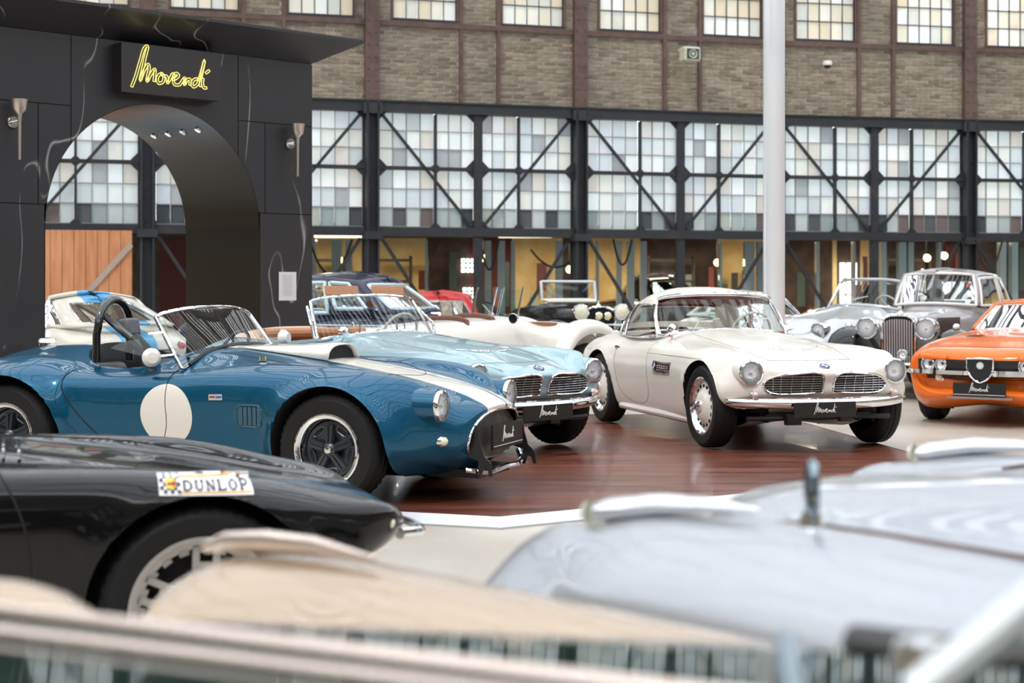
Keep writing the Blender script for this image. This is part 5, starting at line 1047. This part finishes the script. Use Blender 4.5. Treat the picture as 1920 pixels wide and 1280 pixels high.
c.body([boxy(r) for r in R], [(0,.325,.365),(-2.5,.33,.37)], BG, nu=10, nk=9, flare=.02, opening=(-1.75,.62,.58,.6,3))
c.wheel(0,-.755,.325,'alloy',W=.21,rr=.225); c.wheel(0,.755,.325,'alloy',W=.21,rr=.225); c.wheel(-2.5,-.75,.335,'alloy',W=.25,rr=.225); c.wheel(-2.5,.75,.335,'alloy',W=.25,rr=.225)
house(c, -1.12, -1.75, -2.3, -2.75, .72, .55, .82, 1.06, 1.10, BG); c.seat(-1.9,-.35,z=.28,h=.4); c.seat(-1.9,.35,z=.28,h=.4)
c.gap([(-.62,.785),(-.58,.72),(-.535,.60),(-.515,.42),(-.515,.22)], r=.004)
B().tube([(-1.12,-.70,.83),(-1.30,-.45,.88),(-1.35,-.1,.90)], .008, 6).obj('wiper', STEEL, c.r)
o = B().tube(curve([(.77,-.28,.50),(.775,-.46,.505),(.75,-.62,.51),(.66,-.73,.52)], 5), .020, 10).obj('quarter_bumper', CHROME, c.r); o = B().tube(curve([(.77,.28,.50),(.775,.46,.505),(.75,.62,.51),(.66,.73,.52)], 5), .020, 10).obj('quarter_bumper', CHROME, c.r)
for sg in (-1, 1): c.pod(.61, sg*.71, .555, .026, CREAMLENS, yaw=sg*.5)
for sg in (-1, 1): c.gap([(.45,sg*.52),(-.2,sg*.60),(-.9,sg*.60)], 'top', r=.003)
for k in range(7): B().tube([c.top(-.55-.05*k, y, .002) for y in np.linspace(-.4,.4,8)], .006, 5).obj('bonnet_louvre', BG, c.r)
# sticker: projected printed patch
def patch(c, x0, x1, z0, z1, m, name='sticker', off=.004, nx=36, nz=10, slope=0, parent=None, sg=-1, rad=0):
    G = [[c.side(x0+(x1-x0)*i/nx, z0+(z1-z0)*j/nz+slope*(x0+(x1-x0)*i/nx-x0), sg, off) for j in range(nz+1)] for i in range(nx+1)]; return B().grid(G).obj(name, m, parent or c.r, 60)
SX0, SX1, SZ0, SZ1, SSL = -.138, .158, .699, .749, -.035
st = patch(c, SX0, SX1, SZ0-.004, SZ1+.006, mat('sticker_white', (.82,.82,.84), .35), slope=SSL)
YE = mat('sticker_yellow', (.80,.42,.10), .4); INK = mat('sticker_ink', (.02,.02,.05), .4)
patch(c, SX0+.065, SX1-.006, SZ1-.007, SZ1-.002, YE, 'sticker_stripe', .0058, slope=SSL, parent=st, nz=1); patch(c, SX0+.065, SX1-.006, SZ0+.0, SZ0+.005, YE, 'sticker_stripe', .0058, slope=SSL, parent=st, nz=1)
b = B()
for i in range(6):
    for j in range(5):
        if (i+j) % 2: x = SX0+.004+i*.0105; z = SZ0+.002+j*.0105+SSL*(x-SX0); b.add([c.side(x+a, z+e, -1, .0068) for a, e in ((0,0),(.0105,0),(.0105,.0105),(0,.0105))], [(0,1,2,3)])
b.obj('sticker_chequer', INK, st, 0)
b = B(); cx, cz = SX0+.038, SZ0+.029; b.grid([[c.side(cx+.017*k/4*math.cos(t), cz+.015*k/4*math.sin(t), -1, .0088) for t in np.linspace(0, 2*PI, 21)[:-1]] for k in range(5)], close=True); b.obj('sticker_disc', mat('sticker_sun', (.85,.65,.05), .4), st, 0)
b = B(); b.add([c.side(cx+x, cz+z, -1, .0115) for x, z in ((-.012,-.004),(.006,-.004),(.006,-.010),(.020,.0),(.006,.010),(.006,.004),(-.012,.004))], [tuple(range(7))]); b.obj('sticker_arrow', RED, st, 0)
# slab-serif capitals D U N L O P drawn as strokes on a 1x1 cell
LET = {'D': [((.12,0),(.12,1),.26),((0,.04),(.6,.04),.10),((0,.96),(.6,.96),.10),((.6,.04),(.9,.3),.14),((.9,.25),(.9,.75),.24),((.9,.7),(.6,.96),.14)],
       'U': [((.18,.2),(.18,1),.24),((.0,.96),(.4,.96),.10),((.85,.2),(.85,1),.16),((.65,.96),(1.02,.96),.10),((.2,.22),(.4,.04),.16),((.38,.05),(.66,.05),.12),((.64,.04),(.86,.24),.14)],
       'N': [((.15,0),(.15,1),.16),((0,.04),(.34,.04),.10),((0,.96),(.28,.96),.10),((.15,.98),(.85,.02),.24),((.88,0),(.88,1),.16),((.7,.96),(1.04,.96),.10)],
       'L': [((.2,0),(.2,1),.26),((0,.96),(.42,.96),.10),((0,.04),(.95,.04),.10),((.92,.0),(.92,.32),.12)],
       'O': [((.12,.25),(.12,.75),.24),((.15,.3),(.4,.04),.14),((.38,.05),(.64,.05),.10),((.62,.04),(.88,.3),.14),((.9,.25),(.9,.75),.24),((.88,.7),(.62,.96),.14),((.64,.95),(.38,.95),.10),((.4,.96),(.15,.7),.14)],
       'P': [((.2,0),(.2,1),.26),((0,.04),(.42,.04),.10),((0,.96),(.7,.96),.10),((.66,.96),(.92,.8),.14),((.9,.62),(.9,.84),.22),((.92,.62),(.7,.46),.14),((.2,.46),(.7,.46),.10)]}
x = SX0+.075; cw, chh = .0272, .0265; z0 = SZ0+.0115
for ch in 'DUNLOP':
    b = B()
    for (p, q, wdt) in LET[ch]:
        dx, dz = (q[0]-p[0])*cw, (q[1]-p[1])*chh; L_ = math.hypot(dx, dz); nx_, nz_ = -dz/L_*max(wdt,.17)*cw/2, dx/L_*max(wdt,.17)*cw/2
        g = []
        for t in np.linspace(0, 1, 7):
            mx_, mz_ = x+(p[0]+(q[0]-p[0])*t)*cw, z0+(p[1]+(q[1]-p[1])*t)*chh
            g.append([c.side(u, v+SSL*(u-SX0), -1, .0085) for u, v in ((mx_+nx_, mz_+nz_), (mx_, mz_), (mx_-nx_, mz_-nz_))])
        b.grid(g)
    b.obj('sticker_letter', INK, st, 0); x += cw*1.32
# a little flank script badge low on the door
for k, (a, bb) in enumerate((((-.49,.375),(-.40,.385)),((-.46,.355),(-.40,.362)),((-.49,.375),(-.49,.325)),((-.445,.38),(-.445,.33)),((-.40,.385),(-.40,.335)))): B().tube([c.side(*a, -1, .006), c.side(*bb, -1, .006)], .004, 5).obj('flank_badge_bar', CHROME, c.r)

# ---------------------------------------------------------------- foreground: silver roadster
SILV = paint('pearl_silver_paint', (.42,.44,.48), .5, .3)
c = Car('silver_roadster', 'pale silver classic roadster with chrome wing-top lamps, cropped at the right edge', (.805,3.13), 139.8)
def srow(x, zc, zv, yc, zcr, yw, zw, ys, zs, bend=0): return (x, zc, zv, yc, zcr, yw, zw, ys, zs, bend)
R = [[(.50,0,.58),(.50,.08,.58),(.48,.2,.57),(.52,.45,.56),(.56,.62,.56),(.54,.78,.54),(.50,.80,.46),(.45,.6,.36),(.45,0,.35)],
     [(.52,0,.70),(.51,.10,.69),(.46,.26,.64),(.53,.48,.70),(.57,.64,.70),(.55,.81,.62),(.50,.83,.5),(.44,.66,.3),(.44,0,.29)],
     [(.47,0,.80),(.46,.11,.78),(.40,.30,.70),(.48,.52,.79),(.52,.66,.81),(.50,.83,.68),(.46,.86,.5),(.4,.70,.26),(.4,0,.25)],
     [(.40,0,.885),(.38,.13,.865),(.32,.36,.775),(.40,.56,.875),(.40,.68,.885),(.38,.85,.72),(.36,.88,.5),(.3,.74,.24),(.3,0,.22)],
     (.22,.935,.83,.66,.930,.85,.72,.76,.2),(0,.962,.865,.66,.948,.87,.72,.78,.2),(-.35,.995,.885,.65,.935,.87,.70,.78,.2),(-.8,1.01,.895,.63,.90,.85,.66,.77,.2),(-1.3,1.01,.89,.62,.84,.84,.64,.76,.2),(-2.0,.98,.90,.62,.86,.88,.62,.76,.2),(-2.5,.9,.88,.62,.86,.88,.62,.76,.2)]
def fix(rows):                                          # taller, narrower bonnet hump between the wings
    out = []
    for r in rows:
        if isinstance(r[0], (tuple, list)): out.append(r)
        else:
            x, zc, zv, yc, zcr, yw, zw, ys, zs = r[:9]; out.append([(x,0,zc),(x,.20,zc-.02),(x,.40,zv),(x,yc,zcr),(x,yc+(yw-yc)*.8,zcr-(zcr-zw)*.38),(x,yw,zw),(x,yw-.04,zw*.52+zs*.48),(x,ys,zs),(x,0,zs-.01)])
    return out
c.body(fix(R), [(0,.36,.40)], SILV, nu=9, nk=9)
c.wheel(0,-.74,.36,'std',W=.18); c.wheel(0,.74,.36,'std',W=.18)
for sg in (-1, 1):
    P = [c.top(x, sg*.66, .0) for x in (.30,.26,.15,.05,-.05)]
    o = B().tube([p+Vector((0,0,.020)) for p in P], [.018,.030,.026,.018,.004], 12, flat=(1,.75)).obj('wing_top_lamp', CHROME, c.r)
    B().lathe([(.024,0),(.018,.012),(0,.018)], 16, 'x').obj('lens', CREAMLENS, o, 40, P[0]+Vector((.006,0,.02)))
    c.lamp(.47, sg*.42, .72, .10, depth=.12)
    c.gap([(.04,sg*.56),(-.1,sg*.60),(-.4,sg*.615),(-1.2,sg*.60)], 'top', r=.006, off=.001, m=mat('shut_line_brown', (.10,.055,.045), .6))
radiator(c, .53, .28, .34, .70, CHROME, CHROME, 9, mascot=False)
p = c.top(-.13, .635, -.006); o = B().tube([p, p+Vector((-.005,0,.030))], [.025,.016], 12).obj('wing_mirror', CHROME, c.r)
B().lathe([(0,-.012),(.030,-.009),(.036,0),(.034,.003),(0,.003)], 20, 'x', sz=1.5).obj('mirror_head', mat('mirror_back_grey', (.30,.38,.44), .12, .9), o, 40, p+Vector((-.005,0,.065)), (0,0,PI+.75))
c.gap([(.36,-.3),(.45,0),(.36,.3)], 'top', r=.003)
# ---------------------------------------------------------------- nearest: dark green car whose bonnet fills the bottom edge
DG = mat('dark_green_paint', (.006,.022,.016), .05, spec=.35); CH2 = paint('beige_reflection_paint', (.50,.39,.29), .6, .26); PINK = mat('rose_chrome', (.88,.74,.66), .22, .9)  # wing's beige stands in for floor and wall mirrored in dark paint
ng = empty('dark_green_car', (0,.98,0), math.radians(175), label='dark green car in the closest foreground with a wing painted as beige reflection and bright mouldings', category='car')
def deck(x, t):                                         # t = -1 near the camera, +1 far edge; tilts down away from the viewer
    z = .970+.060*(1-t)+.022*(x-.46)
    if t > .9: z -= .9*(t-.9)**1.5
    if t < -.9: z -= .9*(-t-.9)**1.5
    return (x, -.77*t, z)
o = B().grid([[deck(x, t) for t in np.linspace(-1, 1, 31)] for x in np.linspace(-.95, 1.15, 30)]).obj('bonnet', DG, ng, 60)
b = B(); b.grid([[deck(x, 1)]+[(x, -.77-.03*math.sin(u*PI), deck(x,1)[2]-u*.55) for u in np.linspace(.1,1,6)] for x in np.linspace(-.95,1.15,12)]); b.grid([[deck(x, -1)]+[(x, .77+.03*math.sin(u*PI), deck(x,-1)[2]-u*.55) for u in np.linspace(.1,1,6)] for x in np.linspace(-.95,1.15,12)])
for x in (-.95, 1.15): b.add([deck(x, t) for t in np.linspace(-1,1,15)]+[(x,-.77,.38),(x,.77,.38)], [tuple(range(17))])
b.obj('body_side', DG, ng, 60)
for (xa, ta, ks, r_) in ((.53,.81,.54,.0105),(.485,.63,.48,.0065)):
    P = [deck(x, ta-ks*(xa-x)) for x in np.linspace(.82, -.93, 16)]; B().tube([(p[0],p[1],p[2]+.006) for p in P], r_, 8, flat=(1,.8)).obj('bonnet_moulding', PINK, ng)
for x in (-.6, .75):
    for sg in (-1, 1):
        B().lathe([(.20,-.08),(.21,-.09),(.31,-.09),(.33,-.05),(.33,.05),(.31,.09),(.21,.09),(.2,.08)], 40).obj('wheel', RUBBER, ng, 30, (x, sg*.66, .33))
# far wing of the same car, mirrored beige painted in, running diagonally
wm = Matrix.Translation((0,.98,0)) @ Matrix.Rotation(math.radians(175), 4, 'Z'); wi = wm.inverted()
def wr(x, y, z): return wi @ Vector((x, y, z))
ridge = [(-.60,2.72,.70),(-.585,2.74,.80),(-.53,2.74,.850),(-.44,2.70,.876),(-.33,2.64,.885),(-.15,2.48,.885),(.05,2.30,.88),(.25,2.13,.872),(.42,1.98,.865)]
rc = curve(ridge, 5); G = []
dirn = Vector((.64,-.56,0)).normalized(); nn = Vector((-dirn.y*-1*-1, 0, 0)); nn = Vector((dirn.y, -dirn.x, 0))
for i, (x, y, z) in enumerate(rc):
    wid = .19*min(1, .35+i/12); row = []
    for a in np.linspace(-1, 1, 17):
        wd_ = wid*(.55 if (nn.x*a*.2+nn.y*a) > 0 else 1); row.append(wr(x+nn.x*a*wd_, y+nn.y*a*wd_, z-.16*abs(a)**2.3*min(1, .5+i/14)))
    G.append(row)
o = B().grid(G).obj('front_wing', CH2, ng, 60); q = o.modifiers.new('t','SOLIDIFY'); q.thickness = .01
P = [wr(x, y, z) for x, y, z in ((-.545,2.76,.878),(-.50,2.72,.895),(-.42,2.66,.905),(-.33,2.60,.908),(-.22,2.50,.902))]
B().tube(P, [.010,.018,.020,.015,.004], 10).obj('wing_top_lamp', PINK, ng)
wr2 = lambda p: wr(*p)
B().tube([wr2(p) for p in ((.330,1.28,1.0),(.40,1.30,1.045),(.56,1.36,1.15),(.70,1.40,1.24))], .018, 10).obj('screen_pillar', mat('pale_frame', (.66,.70,.72), .3, .4), ng)
B().tube([wr2(p) for p in ((.24,1.30,.99),(.247,1.38,1.002),(.262,1.47,1.006))], .011, 8).obj('wiper_arm', mat('blue_grey_steel', (.25,.33,.38), .3, .6), ng)
B().lathe([(0,.015),(.022,.012),(.026,0),(.03,-.01)], 20, 'z').obj('washer_nozzle', CHROME, ng, 40, wr(.375,1.42,1.005)); B().tube([wr2(p) for p in ((.33,1.50,1.0),(.42,1.44,1.002),(.55,1.42,1.0))], .03, 8, flat=(1,.5)).obj('cowl_vent', BLACK, ng)
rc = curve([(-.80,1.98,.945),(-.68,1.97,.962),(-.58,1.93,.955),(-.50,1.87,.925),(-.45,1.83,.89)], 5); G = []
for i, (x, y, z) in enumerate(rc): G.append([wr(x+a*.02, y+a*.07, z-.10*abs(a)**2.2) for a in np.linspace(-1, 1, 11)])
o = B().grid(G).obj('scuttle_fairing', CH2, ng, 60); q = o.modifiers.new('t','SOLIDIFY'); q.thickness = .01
